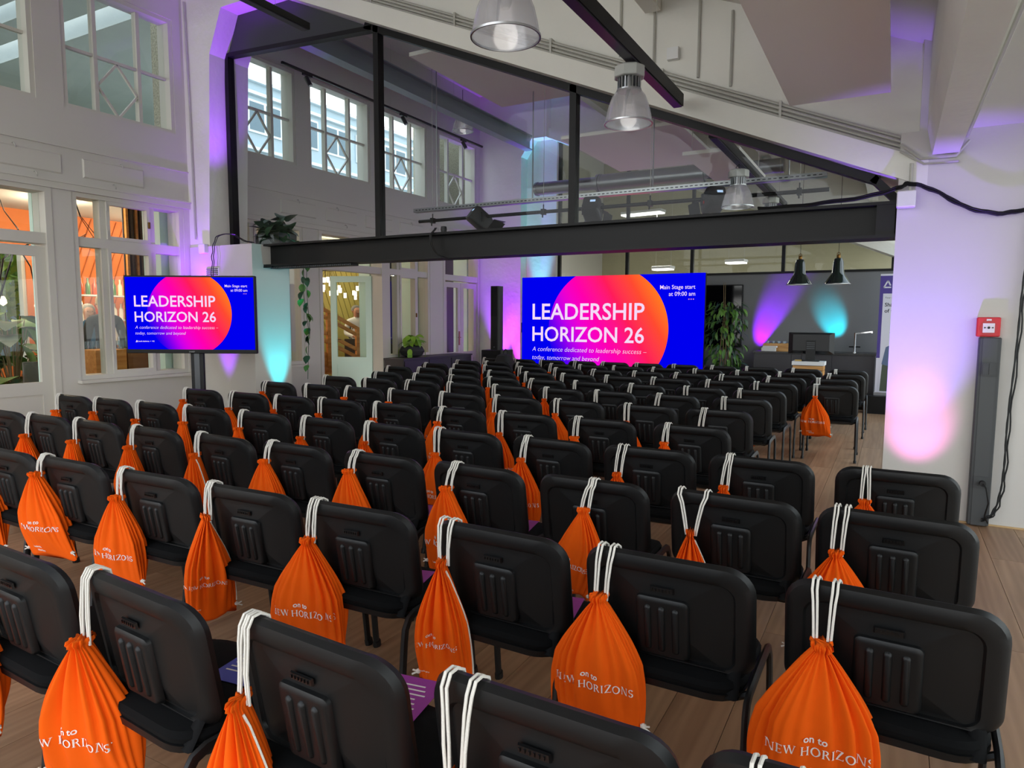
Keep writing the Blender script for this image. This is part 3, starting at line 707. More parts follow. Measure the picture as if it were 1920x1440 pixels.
for r in range(12):
    n = len(XS[r])
    for j, x in enumerate(XS[r]):
        col = j+(2 if 4 <= r <= 7 else 1 if r >= 8 else 0)
        y = ROWY[r]-.021*col
        rd = random.Random(r*100+j); rz = R(ROT.get((r, j), rd.uniform(-2, 2)))
        where = ORD[j]+' from the right in the '+ROWN[r] if j < n-1 else 'leftmost in the '+ROWN[r]
        o = Vector((x, y, 0))-Matrix.Rotation(rz, 3, 'Z') @ Vector((0, YBK, 0))
        CHAIRS[(r, j)] = make_chair(o.x, o.y, rz, 'black chair, '+where, r < 5)
        make_bag(r, j, o.x, o.y, rz, 'orange bag on the chair '+where)
# ================================================================== SCREENS
def emis(name, col, st=1.0):
    if name in MATS: return MATS[name]
    m = bpy.data.materials.new(name); m.use_nodes = True; nt = m.node_tree; nt.nodes.clear()
    o = nt.nodes.new('ShaderNodeOutputMaterial'); e = nt.nodes.new('ShaderNodeEmission'); e.inputs[0].default_value = hexc(col) if isinstance(col, str) else col; e.inputs[1].default_value = st
    nt.links.new(e.outputs[0], o.inputs[0]); MATS[name] = m; return m
def slide_mat(name, W, H):
    """slide: blue ground with a magenta-to-orange disc, drawn in the screen's own coordinates"""
    m = bpy.data.materials.new(name); m.use_nodes = True; nt = m.node_tree; nt.nodes.clear(); N = nt.nodes.new; Lk = nt.links.new
    out = N('ShaderNodeOutputMaterial'); em = N('ShaderNodeEmission'); tc = N('ShaderNodeTexCoord'); sp = N('ShaderNodeSeparateXYZ')
    Lk(tc.outputs['Object'], sp.inputs[0])
    def math_(op, a, b=None, c=None):
        n = N('ShaderNodeMath'); n.operation = op
        for i, v in enumerate((a, b, c)):
            if v is None: continue
            if isinstance(v, (int, float)): n.inputs[i].default_value = v
            else: Lk(v, n.inputs[i])
        return n.outputs[0]
    rad = .33*W
    x = math_('DIVIDE', math_('SUBTRACT', sp.outputs[0], -.005*W), rad); z = math_('DIVIDE', math_('SUBTRACT', sp.outputs[2], H*.5), rad)
    r = math_('SQRT', math_('ADD', math_('MULTIPLY', x, x), math_('MULTIPLY', z, z)))
    inside = math_('LESS_THAN', r, 1.0)
    u = math_('MULTIPLY_ADD', math_('ADD', math_('MULTIPLY', x, .85), math_('MULTIPLY', z, .50)), .5, .5)
    cr = N('ShaderNodeValToRGB'); e = cr.color_ramp.elements
    e[0].position = 0; e[0].color = (.30, 0, .9, 1); e[1].position = 1; e[1].color = (1, .20, .015, 1)
    for p, c in ((.22, (.75, 0, .82, 1)), (.46, (1, 0, .42, 1)), (.68, (1, .012, .10, 1)), (.86, (1, .07, .03, 1))):
        k = e.new(p); k.color = c
    Lk(u, cr.inputs[0])
    f = N('ShaderNodeMapRange'); f.interpolation_type = 'SMOOTHSTEP'; f.inputs[1].default_value = -.95; f.inputs[2].default_value = -.25
    Lk(math_('ADD', math_('MULTIPLY', x, .80), math_('MULTIPLY', z, .40)), f.inputs[0])
    fac = math_('MULTIPLY', inside, math_('MAXIMUM', f.outputs[0], .0))
    mx = N('ShaderNodeMix'); mx.data_type = 'RGBA'; mx.inputs[6].default_value = (.0, .0, .86, 1)
    Lk(fac, mx.inputs[0]); Lk(cr.outputs[0], mx.inputs[7]); Lk(mx.outputs[2], em.inputs[0]); em.inputs[1].default_value = 1.0
    Lk(em.outputs[0], out.inputs[0]); return m
M_SLTXT = emis('slide_lettering', (.92, .70, .95, 1)); M_DOT = emis('slide_dots', (.9, .3, .35, 1))
def fit(parent, body, x, z, width, y=-.004, align='LEFT', bold=0, shear=0, m=None, name='lettering', sx=1.0):
    me = text_mesh(body, 1.0, bold, shear, align); xs = [v.co.x for v in me.vertices]; k = width/(max(xs)-min(xs)); x0 = min(xs) if align == 'LEFT' else max(xs)
    for v in me.vertices: v.co = ((v.co.x-x0)*k+x, y, v.co.y*k*sx+z)
    me.materials.clear(); me.materials.append(m or M_SLTXT); return link(name, me, parent)
def slide(parent, W, H, mname, y=-.002):
    """slide surface on local y, x centred, z from 0 to H"""
    f = MB().add([(-W/2, 0, 0), (W/2, 0, 0), (W/2, 0, H), (-W/2, 0, H)], [(0, 1, 2, 3)]).build('picture', slide_mat(mname, W, H), parent)
    f.location.y = y
    L = -W/2
    fit(f, 'LEADERSHIP', L+.066*W, H*.595, .635*W, bold=.012, sx=1.03)
    fit(f, 'HORIZON 26', L+.066*W, H*.385, .635*W, bold=.012, sx=1.03)
    fit(f, 'A conference dedicated to leadership success \u2013', L+.066*W, H*.285, .650*W, shear=.22, sx=1.05, bold=-.012)
    fit(f, 'today, tomorrow and beyond', L+.066*W, H*.205, .395*W, shear=.22, sx=1.05, bold=-.012)
    fit(f, 'Main Stage start', L+.953*W, H*.865, .175*W, align='RIGHT', bold=.004, sx=1.05)
    fit(f, 'at 09:00 am', L+.953*W, H*.805, .13*W, align='RIGHT', bold=.004, sx=1.05)
    fit(f, 'haufe akademie  +  HC', L+.088*W, H*.105, .125*W, bold=.02)
    lg = MB(); s = .012*W; lx, lz = L+.075*W, H*.10
    for p, q in (((0, 1.5), (-.8, 0)), ((0, 1.5), (.8, 0)), ((-.8, 0), (.2, .4))): lg.bar((lx+p[0]*s*.8, -.004, lz+p[1]*s*.8), (lx+q[0]*s*.8, -.004, lz+q[1]*s*.8), .001, s*.35, up=(0, 0, 1))
    lg.build('emblem', M_SLTXT, f)
    for k in range(3): MB().cbox(L+W*(.945-.011*k), -.004, H*.775, .005*W, .001, .005*W).build('dot', M_DOT, f)
def make_led():
    W, H = 3.69, 2.07; t = thing('led_wall', 'large LED wall showing the LEADERSHIP HORIZON 26 slide', 'screen', (-4.80, 12.40, 0))
    MB().box(-W/2, W/2, 0, .09, .29, .29+H).build('cabinet', M_BLACK, t)
    MB().box(-W/2+.05, W/2-.05, .01, .5, 0, .285).build('base', M_BLACK, t)
    MB().box(-W/2-.03, -W/2-.001, .02, .12, 1.25, 1.45).build('side_clamp', M_BLACK, t)
    slide_at(t, W, H, 'led_slide', (0, -.003, .29))
def slide_at(parent, W, H, name, loc):
    n0 = set(bpy.data.objects); slide(parent, W, H, name)
    for o in set(bpy.data.objects)-n0:
        if o.name.split('.')[0] == 'picture': o.location = loc
make_led()
def make_tv():
    W, H = 1.44, .81
    t = thing('tv_display', 'large TV on a black floor stand showing the conference slide', 'screen', (-6.93, 5.02, 0), R(29))
    MB().bevbox(-W/2-.018, W/2+.018, 0, .05, 1.165-.045, 1.165+H+.018, .006).build('housing', mat('tv_black', '#030304', .45, spec=.25), t, True)
    slide_at(t, W, H, 'tv_slide', (0, -.003, 1.165))
    flat_text('maker_mark', 'SHARP', .022, mat('grey_mark', '#9a9a9a', .5), t, (-.03, -.002, 1.132), (1, 0, 0), (0, 0, 1))
    MB().box(-.04, .10, .055, .10, .06, 1.75).build('column', M_BLACK, t)
    MB().box(.0, .06, .05, .055, .06, 1.12).build('cable_cover', M_DGREY, t)
    MB().box(-.25, .31, .09, .16, 1.3, 1.75).build('bracket', M_BLACK, t)
    MB().bevbox(-.40, .46, -.22, .35, .0, .06, .02).build('base', M_BLACK, t)
make_tv()
# ================================================================== SPEAKER, LIGHTING, CEILING THINGS
def make_speaker():
    t = thing('column_speaker', 'slim black column loudspeaker on its subwoofer box', 'loudspeaker', (-7.36, 12.62, 0))
    MB().bevbox(-.24, .24, -.26, .26, 0, .87, .01).build('subwoofer', mat('speaker_black', '#101113', .5), t)
    MB().box(-.19, .19, -.265, -.258, .12, .78).build('grille', mat('grille_black', '#0a0a0b', .8, bump=(300, .6)), t)
    c = MB().loft([[(x, y, z) for x, y in rrect(.20, .22, .03, 3, 0, -.02)] for z in (.87, 1.45, 1.5, 1.55, 2.21)]).build('column', mat('speaker_black', '#101113', .5), t, True)
    MB().box(-.075, .075, -.137, -.13, 1.58, 2.18).build('grille', mat('grille_black', '#0a0a0b', .8), t)
    MB().cbox(0, -.132, .93, .02, .004, .02).build('badge', M_ALU, c)
make_speaker()
def highbay_kit():
    k = {}
    n = 64; rings = []; D = .17
    prof = [(.055, .235), (.085, .228), (.115, .19), (.140, .13), (.157, .06), (.168, .0), (.160, .0), (.150, .06), (.133, .13), (.108, .187), (.08, .222), (.055, .228)]
    for r, z in prof: rings.append([((r+.0022*(i % 2)*(1 if 0 < r-.06 else 0))*math.cos(2*PI*i/n), (r+.0022*(i % 2))*math.sin(2*PI*i/n), z) for i in range(n)])
    k['reflector'] = MB().loft(rings, cap=False).mesh('reflector', lamp_glass(), True)
    k['rim'] = MB().lathe([(.166, -.004), (.173, -.004), (.174, .006), (.167, .008), (.166, -.004)], seg=48, cap=False).mesh('rim', M_ALU, True)
    m = MB().lathe([(.05, .225), (.05, .32)], seg=16)
    for i in range(20):
        a = 2*PI*i/20; m.bar((.05*math.cos(a), .05*math.sin(a), .27), (.083*math.cos(a), .083*math.sin(a), .27), .006, .085)
    m.lathe([(.07, .222), (.088, .226), (.088, .236), (.07, .238)], seg=24)
    k['heat_sink'] = m.mesh('heat_sink', M_ALU)
    k['gear_box'] = MB().lathe([(.105, .315), (.112, .32), (.112, .385), (.10, .395)], seg=8).mesh('gear_box', mat('lamp_grey', '#b9bab4', .5))
    k['bulb'] = MB().lathe([(.0, .13), (.02, .135), (.03, .16), (.024, .19), (.018, .225)], seg=14, cap=False).mesh('bulb', mat('frosted_bulb', '#d8d8d4', .4), True)
    return k
def lamp_glass():
    if 'prismatic_shade' in MATS: return MATS['prismatic_shade']
    m = bpy.data.materials.new('prismatic_shade'); m.use_nodes = True; nt = m.node_tree; nt.nodes.clear(); N = nt.nodes.new
    o = N('ShaderNodeOutputMaterial'); t = N('ShaderNodeBsdfTransparent'); g = N('ShaderNodeBsdfGlossy'); d = N('ShaderNodeBsdfTranslucent'); df = N('ShaderNodeBsdfDiffuse')
    t.inputs[0].default_value = (.95, .95, .97, 1); g.inputs['Roughness'].default_value = .12; d.inputs[0].default_value = (.9, .9, .92, 1); df.inputs[0].default_value = (.8, .8, .82, 1)
    a = N('ShaderNodeMixShader'); a.inputs[0].default_value = .5; b = N('ShaderNodeMixShader'); b.inputs[0].default_value = .45; c = N('ShaderNodeMixShader'); c.inputs[0].default_value = .55
    L = nt.links.new
    L(d.outputs[0], a.inputs[1]); L(df.outputs[0], a.inputs[2]); L(a.outputs[0], b.inputs[1]); L(g.outputs[0], b.inputs[2])
    L(b.outputs[0], c.inputs[1]); L(t.outputs[0], c.inputs[2]); L(c.outputs[0], o.inputs[0]); MATS['prismatic_shade'] = m; return m
HB = highbay_kit()
def highbay(x, y, z, top, label, s=1.0):
    t = thing('pendant_lamp', label, 'pendant lamp', (x, y, z), 0, 'prismatic high bay lamps'); t.scale = (s, s, s)
    for k, me in HB.items(): link(k, me, t)
    light('added_lamp_fill', 'POINT', (x, y, z+.055*s), .25, (1, .94, .86), None, .06)  # fill light added inside the unlit lamp to brighten its glass
    MB().tube([(0, 0, .39), (0, 0, (top-z)/s)], .004, 5).tube([(-.03, 0, .39), (-.03, 0, .43), (0, 0, .46), (.03, 0, .43), (.03, 0, .39)], .004, 5).build('hanger', M_LEG, t)
highbay(-1.73, 3.04, 2.90, 3.34, 'large ribbed pendant lamp cut off by the top edge')
highbay(-1.73, 4.82, 2.92, 3.34, 'ribbed pendant lamp under the long black track, in front of the glass')
highbay(-7.20, 11.05, 5.00, 5.75, 'ribbed pendant lamp by the clerestory windows beyond the glass', 1.15)
highbay(-6.95, 14.75, 4.75, 5.6, 'small ribbed pendant lamp on a long black cord, far left')
highbay(-1.56, 7.90, 2.76, 3.22, 'ribbed pendant lamp hanging beside the lighting bar beyond the glass')
highbay(-1.60, 10.4, 2.85, 3.30, 'ribbed pendant lamp half hidden behind the steel beam')
def track(name, label, a, b, w=.085, h=.10, m=None, gear=()):
    t = thing(name, label, 'light track', a); a = Vector(a); b = Vector(b); d = b-a
    MB().bar((0, 0, 0), d, w, h).build('profile', m or M_BLACK, t)
    u = d.normalized(); sx = u.cross(Vector((0, 0, 1))).normalized()
    MB().bar(u*.02-Vector((0, 0, h/2+.006)), d-u*.02-Vector((0, 0, h/2+.006)), w*.8, .012).build('diffuser', mat('track_diffuser', '#2a2430', .4), t)
    for k in (.12, .5, .88):
        p = d*k; z = soffit((a+p).x)+1.06-(a+p).z
        MB().tube([p, p+Vector((0, 0, z))], .0025, 5).build('wire', M_COND, t)
    return t
track('light_track', 'long black light track above the nearer pendant lamps', (-1.70, .5, 3.39), (-1.70, 5.98, 3.39))
track('light_track', 'black light track beyond the glass, above the hanging lamp', (-1.58, 6.75, 3.30), (-1.58, 11.6, 3.30))
track('light_track', 'short black double track at the top of the left pier', (-5.95, 2.2, 4.79), (-5.95, 5.92, 4.79), .10, .07)
# acoustic panels
def raft(x0, x1, y0, y1, z, label):
    t = thing('acoustic_panel', label, 'ceiling panel', ((x0+x1)/2, (y0+y1)/2, z), 0, 'hanging acoustic panels')
    a, b = (x1-x0)/2, (y1-y0)/2
    MB().box(-a, a, -b, b, 0, .045).build('board', mat('panel_fabric', '#f3eee6', .9, bump=(300, .1)), t)
    for sx in (-1, 1):
        for sy in (-1, 1): MB().tube([(sx*a*.8, sy*b*.8, .045), (sx*a*.8, sy*b*.8, soffit((x0+x1)/2)+.95-z)], .0025, 5).build('wire', M_COND, t)
raft(-.78, -.10, 2.4, 5.80, 3.17, 'large pale acoustic panel hanging at the upper right')
raft(-5.15, -2.9, 6.75, 8.95, 4.60, 'big pale acoustic panel right behind the glass screen')
raft(-4.15, -2.5, 8.85, 11.2, 4.00, 'pale acoustic panel above the silver duct')
raft(-2.45, -1.75, 8.85, 10.8, 3.60, 'narrow pale acoustic panel beside the far light track')
# cable tray and lighting bar
def make_tray():
    t = thing('cable_tray', 'perforated metal cable tray hanging across the hall beyond the glass', 'cable tray', (-6.43, 8.5, 3.12))
    MB().box(0, 5.70, 0, .10, 0, .004).box(0, 5.70, 0, .004, 0, .055).box(0, 5.70, .096, .10, 0, .055).build('tray', M_STEEL, t)
    m = MB()
    for k in range(94): m.box(.04+.06*k, .075+.06*k, -.0015, 0, .022, .034)
    s = m.build('slots', mat('slot_dark', '#26282a', .7), t); s['kind'] = 'stuff'
    for x in (.4, 2.0, 3.7, 5.3): MB().tube([(x, .05, 0), (x, .05, soffit(-6.43+x)+1.0-3.12)], .009, 6).build('hanger', M_ALU, t)
make_tray()
def make_bar():
    t = thing('lighting_bar', 'black round lighting bar under the cable tray', 'lighting bar', (-6.36, 8.55, 2.985))
    MB().tube([(0, 0, 0), (5.66, 0, 0)], .024, 10).build('pipe', M_BLACK, t, True)
    for x in (.25, 2.1, 3.6, 5.35):
        MB().cbox(x, 0, 0, .05, .075, .075).tube([(x, 0, .03), (x, 0, .10)], .008, 6).tube([(x, -.03, -.03), (x, -.03, -.08)], .01, 6).build('clamp', M_BLACK, t)
        MB().tube([(x, 0, .10), (x, 0, soffit(-6.36+x)+1.0-2.985)], .004, 5).build('wire', M_COND, t)
make_bar()
def stagelight(x, label, rz, tilt, kind):
    t = thing('stage_light', label, 'stage light', (x, 8.56, 2.985), rz, 'stage lights on the lighting bar')
    mb = mat('stage_black', '#1b1a1b', .5)
    MB().cbox(0, 0, -.02, .05, .07, .08).build('clamp', M_BLACK, t)
    MB().bar((-.14, 0, .05), (.14, 0, .05), .03, .012).bar((-.14, 0, .05), (-.14, 0, -.08), .012, .03, (0, 1, 0)).bar((.14, 0, .05), (.14, 0, -.08), .012, .03, (0, 1, 0)).build('yoke', M_BLACK, t)
    h = MB().loft([[(x_, -.16, z_) for x_, z_ in rrect(.20, .20, .03, 3)], [(x_, -.12, z_) for x_, z_ in rrect(.235, .235, .04, 3)], [(x_, .10, z_) for x_, z_ in rrect(.235, .235, .04, 3)], [(x_, .15, z_) for x_, z_ in rrect(.20, .20, .05, 3)]]).build('head', mb, t, True)
    h.location = (0, 0, -.03); h.rotation_euler = (R(tilt), 0, 0)
    MB().lathe([(.0, .151), (.085, .151), (.09, .16), (.0, .165)], seg=20).xf(Matrix.Rotation(-PI/2, 4, 'X')).build('lens', mat('lens_glass', '#20242c', .05), h)
    for s in (-1, 1): MB().add([(s*.11, .15, -.11), (s*.11, .15, .11), (s*.19, .30, .14), (s*.19, .30, -.14)], [(0, 1, 2, 3)]).add([(-.11, .15, s*.11), (.11, .15, s*.11), (.14, .30, s*.19), (-.14, .30, s*.19)], [(0, 1, 2, 3)]).build('barn_door', M_BLACK, h)
    MB().cbox(.03, -.162, .03, .07, .004, .03).build('display', emis('small_display', '#b8d8ff', .9), h)
    MB().cbox(-.11, 0, -.02, .03, .03, .03).build('knob', M_RED, h)
stagelight(-5.29, 'black stage light with red knob above the steel beam, left one', R(-40), -38, 0)
stagelight(-3.54, 'brown black stage light with a lit display, middle of the bar', R(8), -30, 1)
stagelight(-1.98, 'black stage light behind the hanging lamp on the lighting bar', R(35), -25, 0)
def make_duct():
    t = thing('ventilation_duct', 'round galvanised ventilation duct beyond the glass', 'duct', (-6.3, 12.3, 4.07))
    MB().tube([(0, 0, 0), (1.35, 0, 0)], .125, 20).build('pipe', M_STEEL, t, True)
    MB().tube([(1.35, 0, 0), (3.3, 0, 0)], .155, 20).build('pipe', M_STEEL, t, True)
    MB().tube([(3.3, 0, 0), (4.6, 0, 0)], .125, 20).build('pipe', M_STEEL, t, True)
    for x in (.02, .75, 1.3, 1.36, 3.26): MB().tube([(x, 0, 0), (x+.04, 0, 0)], .165 if x > 1.2 else .135, 20).build('collar', M_STEEL, t, True)
    for x in (.8, 3.0): MB().tube([(x, 0, .12), (x, 0, soffit(-6.3+x)+1.0-4.07)], .006, 5).build('hanger', M_COND, t)
make_duct()
# steel beam, sprinkler pipe and spot track along the clerestory
tag(MB().box(-.012, .012, 0, 6.6, .02, .28).box(-.09, .09, 0, 6.6, .28, .30).box(-.09, .09, 0, 6.6, 0, .02).build('crane_beam', mat('blue_grey_steel', '#8b979c', .45), None, False, (-6.95, 6.65, 5.08)), 'blue grey steel beam running along the hall beyond the glass', 'steel beam')
tag(MB().tube([(0, 0, 0), (0, 6.5, 0)], .04, 10).tube([(.09, 0, .01), (.09, 6.5, .01)], .03, 8).build('sprinkler_pipe', M_BLACK, None, True, (-7.85, 6.7, 5.58)), 'pair of black pipes above the clerestory windows', 'pipe')
def spot_track():
    t = thing('spot_track', 'black spotlight track in front of the clerestory windows', 'light track', (-8.0, 7.45, 5.24))
    MB().bar((0, 0, 0), (0, 5.6, 0), .035, .035).build('profile', M_BLACK, t)
    for y in (.6, 2.5, 4.5): MB().tube([(0, y, 0), (0, y, 1.1)], .0025, 5).build('wire', M_COND, t)
    for y in (.5, 2.85, 4.85):
        MB().box(-.02, .02, y-.09, y+.09, -.05, -.018).build('adapter', M_BLACK, t)
        s = MB().tube([(0, 0, 0), (.07, .02, -.13)], .036, 14).build('spot', mat('spot_black', '#1c1c1e', .4), t, True); s.location = (.0, y-.03, -.07)
        MB().tube([(.069, .0197, -.128), (.072, .0206, -.134)], .028, 12).build('lens', M_ALU, s)
spot_track()
# conduits on the near rafter
def make_conduits():
    t = thing('conduit_run', 'bundle of grey conduits clipped along the sloping concrete beam', 'conduit', (0, 0, 0))
    for k in range(4):
        pts = [(x, YF+.13+.012*(k % 2), soffit(x)+.214+.033*k) for x in (-6.4, -3, -.02)]
        MB().tube(pts, .0125, 8).build('conduit', M_COND, t, True)
    for x in (-5.2, -4.1, -3.0, -1.9, -.9): MB().bar((x, YF+.155, soffit(x)+.2), (x, YF+.155, soffit(x)+.34), .02, .085, (0, 1, 0)).build('clip', M_COND, t)
    for x, h, y in ((-2.32, .75, 0), (-2.0, .5, 0), (-1.32, .62, .02), (-1.60, .95, 0)):
        MB().tube([(x, YF+.185, soffit(x)+.36), (x, YF+.185, soffit(x)+.36+h)], .012, 6).build('conduit', M_COND, t, True)
    MB().cbox(-1.82, YF+.17, soffit(-1.82)+.50, .10, .05, .10).build('junction_box', M_WHITEP, t)
    MB().tube([(-.02, 6.10, 2.86), (.12, 6.10, 2.74), (.34, 6.10, 2.74), (.42, 6.10, 2.84)], .012, 6).tube([(-.02, 6.10, 2.81), (.14, 6.10, 2.70), (.36, 6.10, 2.70)], .010, 6).build('conduit', M_COND, t, True)
    MB().tube([(.40, 6.05, 2.86), (.42, 2.0, 2.86), (.42, -1, 2.86)], .012, 6).build('conduit', M_COND, t, True)
make_conduits()
tag(MB().tube([(0, 0, 0), (-.02, 0, 1.6), (-.06, 0, 3.0)], .011, 8).build('wall_conduit', M_COND, None, True, (-8.10, 5.99, 2.55)), 'thin vertical conduit on the white left pier', 'conduit')
# ================================================================== RIGHT WALL THINGS
def make_trunking():
    t = thing('service_trunking', 'tall anthracite cable trunking with switch and socket on the right wall', 'cable trunking', (.625, 6.13, 0))
    mg = mat('anthracite_plastic', '#3f4244', .5)
    MB().bevbox(-.068, .068, -.075, 0, .01, 1.41, .006).build('body', mg, t)
    MB().box(-.045, .045, -.079, -.074, .012, 1.405).build('cover', mat('anthracite_cover', '#45484a', .45), t)
    s = MB().box(-.045, .045, -.092, -.078, 1.13, 1.23).build('switch_plate', mg, t)
    for k in (-1, 1): MB().box(-.036+.0 if k < 0 else .002, -.002 if k < 0 else .036, -.097, -.091, 1.14, 1.22).build('rocker', mg, s)
    MB().box(-.045, .045, -.086, -.078, .29, .38).build('socket_plate', mg, t)
    p = MB().tube([(.01, -.085, .335), (.01, -.125, .335)], .02, 12).tube([(.01, -.12, .335), (.03, -.15, .31), (.05, -.15, .20), (.035, -.12, .10), (.06, -.10, .04)], .006, 6).build('plug', M_LEG, t, True)
make_trunking()
def make_callpoint():
    t = thing('fire_call_point', 'red square fire alarm call point above the trunking', 'fire alarm', (.610, 6.13, 1.415))
    MB().bevbox(-.072, .072, -.055, 0, 0, .142, .006).build('body', M_RED, t)
    MB().tube([(0, -.056, .066), (0, -.060, .066)], .052, 24).build('ring', mat('red_gloss', '#c01824', .3), t, True)
    w = MB().box(-.036, .036, -.066, -.058, .030, .098).build('window', mat('call_white', '#e6e2d6', .4), t)
    MB().tube([(0, -.066, .066), (0, -.068, .066)], .009, 12).build('dot', M_LEG, w)
    for s in (-1, 1): MB().add([(s*.014, -.0675, .066), (s*.026, -.0675, .072), (s*.030, -.0675, .066), (s*.026, -.0675, .060)], [(0, 1, 2, 3)]).build('arrow', M_LEG, w)
    MB().cbox(0, -.058, .122, .03, .003, .014).build('pictogram', mat('call_white', '#e6e2d6', .4), t)
make_callpoint()
def cable(name, label, pts, r, n=1, sp=.012, m=None):
    t = thing(name, label, 'cable', pts[0]); o = Vector(pts[0]); rd = random.Random(len(pts))
    # smooth Catmull-Rom through the points
    P = [Vector(p)-o for p in pts]; Q = [P[0]]+P+[P[-1]]; c = []
    for i in range(1, len(Q)-2):
        for k in range(6):
            u = k/6; a, b, d, e = Q[i-1], Q[i], Q[i+1], Q[i+2]
            c.append(.5*((2*b)+(d-a)*u+(2*a-5*b+4*d-e)*u*u+(3*b-a-3*d+e)*u**3))
    c.append(P[-1])
    for k in range(n):
        a = 2*PI*k/max(1, n); off = Vector((math.cos(a), -.2, math.sin(a)))*sp
        MB().tube([p+off*(.4+.9*math.sin(.7*i+k*1.7)**2) for i, p in enumerate(c)], r, 6).build('strand', m or M_LEG, t, True)
    return t
cable('cable_bundle', 'black cable bundle looping from the beam along the right wall', [(-1.05, 6.19, 2.466), (-.7, 6.18, 2.468), (-.25, 6.12, 2.49), (-.02, 6.07, 2.53), (.06, 6.05, 2.555), (.22, 6.05, 2.49), (.42, 6.06, 2.36), (.62, 6.07, 2.30), (.80, 6.07, 2.32), (1.2, 6.08, 2.4)], .010, 3, .010)
cable('cable_bundle', 'black cables hanging down the right wall to the socket', [(.86, 6.09, 2.34), (.82, 6.09, 2.15), (.80, 6.09, 1.75), (.79, 6.09, 1.3), (.77, 6.09, .8), (.77, 6.09, .45), (.75, 6.08, .22), (.71, 6.06, .10), (.65, 6.03, .06)], .006, 3, .012)
tag(MB().bevbox(-.055, .07, -.09, 0, -.06, .06, .006).build('junction_box', M_WHITEP, None, False, (.03, 6.10, 2.44)), 'white junction box where the steel beam meets the right wall', 'junction box')
tag(MB().tube([(0, 0, 0), (0, 0, .2)], .012, 8).build('pipe_stub', M_COND, None, True, (.06, 6.085, 2.51)), 'short grey conduit above the white junction box', 'conduit')
cable('cable_loop', 'black cable loop wound round the middle of the steel beam', [(-4.35, 6.15, 2.50), (-4.42, 6.14, 2.40), (-4.36, 6.13, 2.25), (-4.20, 6.13, 2.165), (-3.95, 6.14, 2.15), (-3.75, 6.15, 2.165)], .006, 2, .01)
tag(MB().lathe([(.0, -.03), (.03, -.03), (.035, .0), (.03, .03), (.0, .035)], seg=10).build('beam_sensor', M_LEG, None, True, (-4.30, 6.22, 2.487)), 'small black sensor sitting on the steel beam', 'sensor')
cable('cable_bundle', 'black cables running up to the purple lit box on the left pier', [(-7.72, 5.92, 1.9), (-7.71, 5.94, 2.20), (-7.70, 5.95, 2.40), (-7.62, 5.96, 2.56), (-7.40, 6.0, 2.58), (-7.25, 6.05, 2.50), (-7.12, 6.1, 2.47)], .006, 2, .02)
tag(MB().bevbox(-.06, .06, -.06, 0, 0, .12, .006).build('junction_box', M_WHITEP, None, False, (-7.93, 6.0, 2.36)), 'small square box on the purple lit left pier', 'junction box')
# ================================================================== PLANTS
def leaf_mesh(name, L, W, m, fold=.25, droop=.3, n=4):
    vs = []; fs = []
    for i in range(n+1):
        t = i/n; w = W*math.sin(PI*min(1, t*.92+.08))**.8*.5; z = -droop*L*t*t; y = L*t
        vs += [(-w, y, z+fold*w), (0, y, z), (w, y, z+fold*w)]
    for i in range(n):
        b = i*3; fs += [(b, b+1, b+4, b+3), (b+1, b+2, b+5, b+4)]
    me = bpy.data.meshes.new(name); me.from_pydata(vs, [], fs); me.materials.append(m); me.polygons.foreach_set('use_smooth', [True]*len(fs)); return me
def put_leaf(me, parent, p, az, el, s=1, roll=0):
    o = link('leaf', me, parent, p); o.rotation_euler = (Matrix.Rotation(az, 3, 'Z') @ Matrix.Rotation(el, 3, 'X') @ Matrix.Rotation(roll, 3, 'Y')).to_euler(); o.scale = (s, s, s); return o
def potted_tree():
    t = thing('potted_ficus', 'tall bushy green indoor tree beside the LED wall', 'plant', (-2.66, 12.75, 0)); rd = random.Random(4)
    MB().lathe([(.15, 0), (.19, .02), (.21, .36), (.19, .37), (.17, .33), (.0, .33)], seg=20).build('pot', mat('dark_planter', '#2b2b2d', .6), t, True)
    for k in range(4): MB().tube([(.03*k-.05, .02*(k % 2), .33), (.05*k-.08, .02, 1.0), (.02*k-.03, .0, 1.6), (.03*k-.05, .0, 2.2 if k < 2 else 1.8)], .013, 6, .004).build('trunk', M_STEM, t, True)
    ms = [leaf_mesh('leaf', .125, .05, m, .3, .5) for m in (M_LEAF, M_LEAFD, mat('mid_leaf', '#5f8a34', .5))]
    for k in range(290):
        z = rd.uniform(.62, 1.86); rr = .36*(1-((z-1.25)/.78)**2*.75)**.5*rd.uniform(.25, 1)**.6; a = rd.uniform(0, 2*PI)
        put_leaf(rd.choice(ms), t, (rr*math.cos(a), rr*math.sin(a)*.8, z), a-PI/2+rd.uniform(-.7, .7), rd.uniform(-1.1, .2), rd.uniform(.75, 1.25), rd.uniform(-.5, .5))
potted_tree()
def bowl_plant():
    t = thing('bowl_plant', 'bright green plant in a round charcoal bowl on the sideboard', 'plant', (-8.02, 10.52, .79)); rd = random.Random(9)
    MB().lathe([(.10, 0), (.20, .04), (.24, .12), (.20, .20), (.12, .235), (.11, .22), (.0, .2)], seg=24).build('bowl', mat('charcoal_bowl', '#2f3133', .7), t, True)
    ms = [leaf_mesh('leaf', .16, .11, m, .2, .6) for m in (M_LEAFL, mat('lime_leaf', '#6fa32e', .5))]
    for k in range(46):
        a = rd.uniform(0, 2*PI); z = rd.uniform(.2, .42); r = rd.uniform(0, .17)
        put_leaf(rd.choice(ms), t, (r*math.cos(a), r*math.sin(a), z), a-PI/2, rd.uniform(-.7, .5), rd.uniform(.7, 1.2), rd.uniform(-.5, .5))
    for a, l in ((5.2, .25), (.6, .28), (3.9, .22)):
        for q in range(3): put_leaf(ms[q % 2], t, (.23*math.cos(a), .23*math.sin(a), .16-.06*q), a-PI/2, -1.0, .9)
bowl_plant()
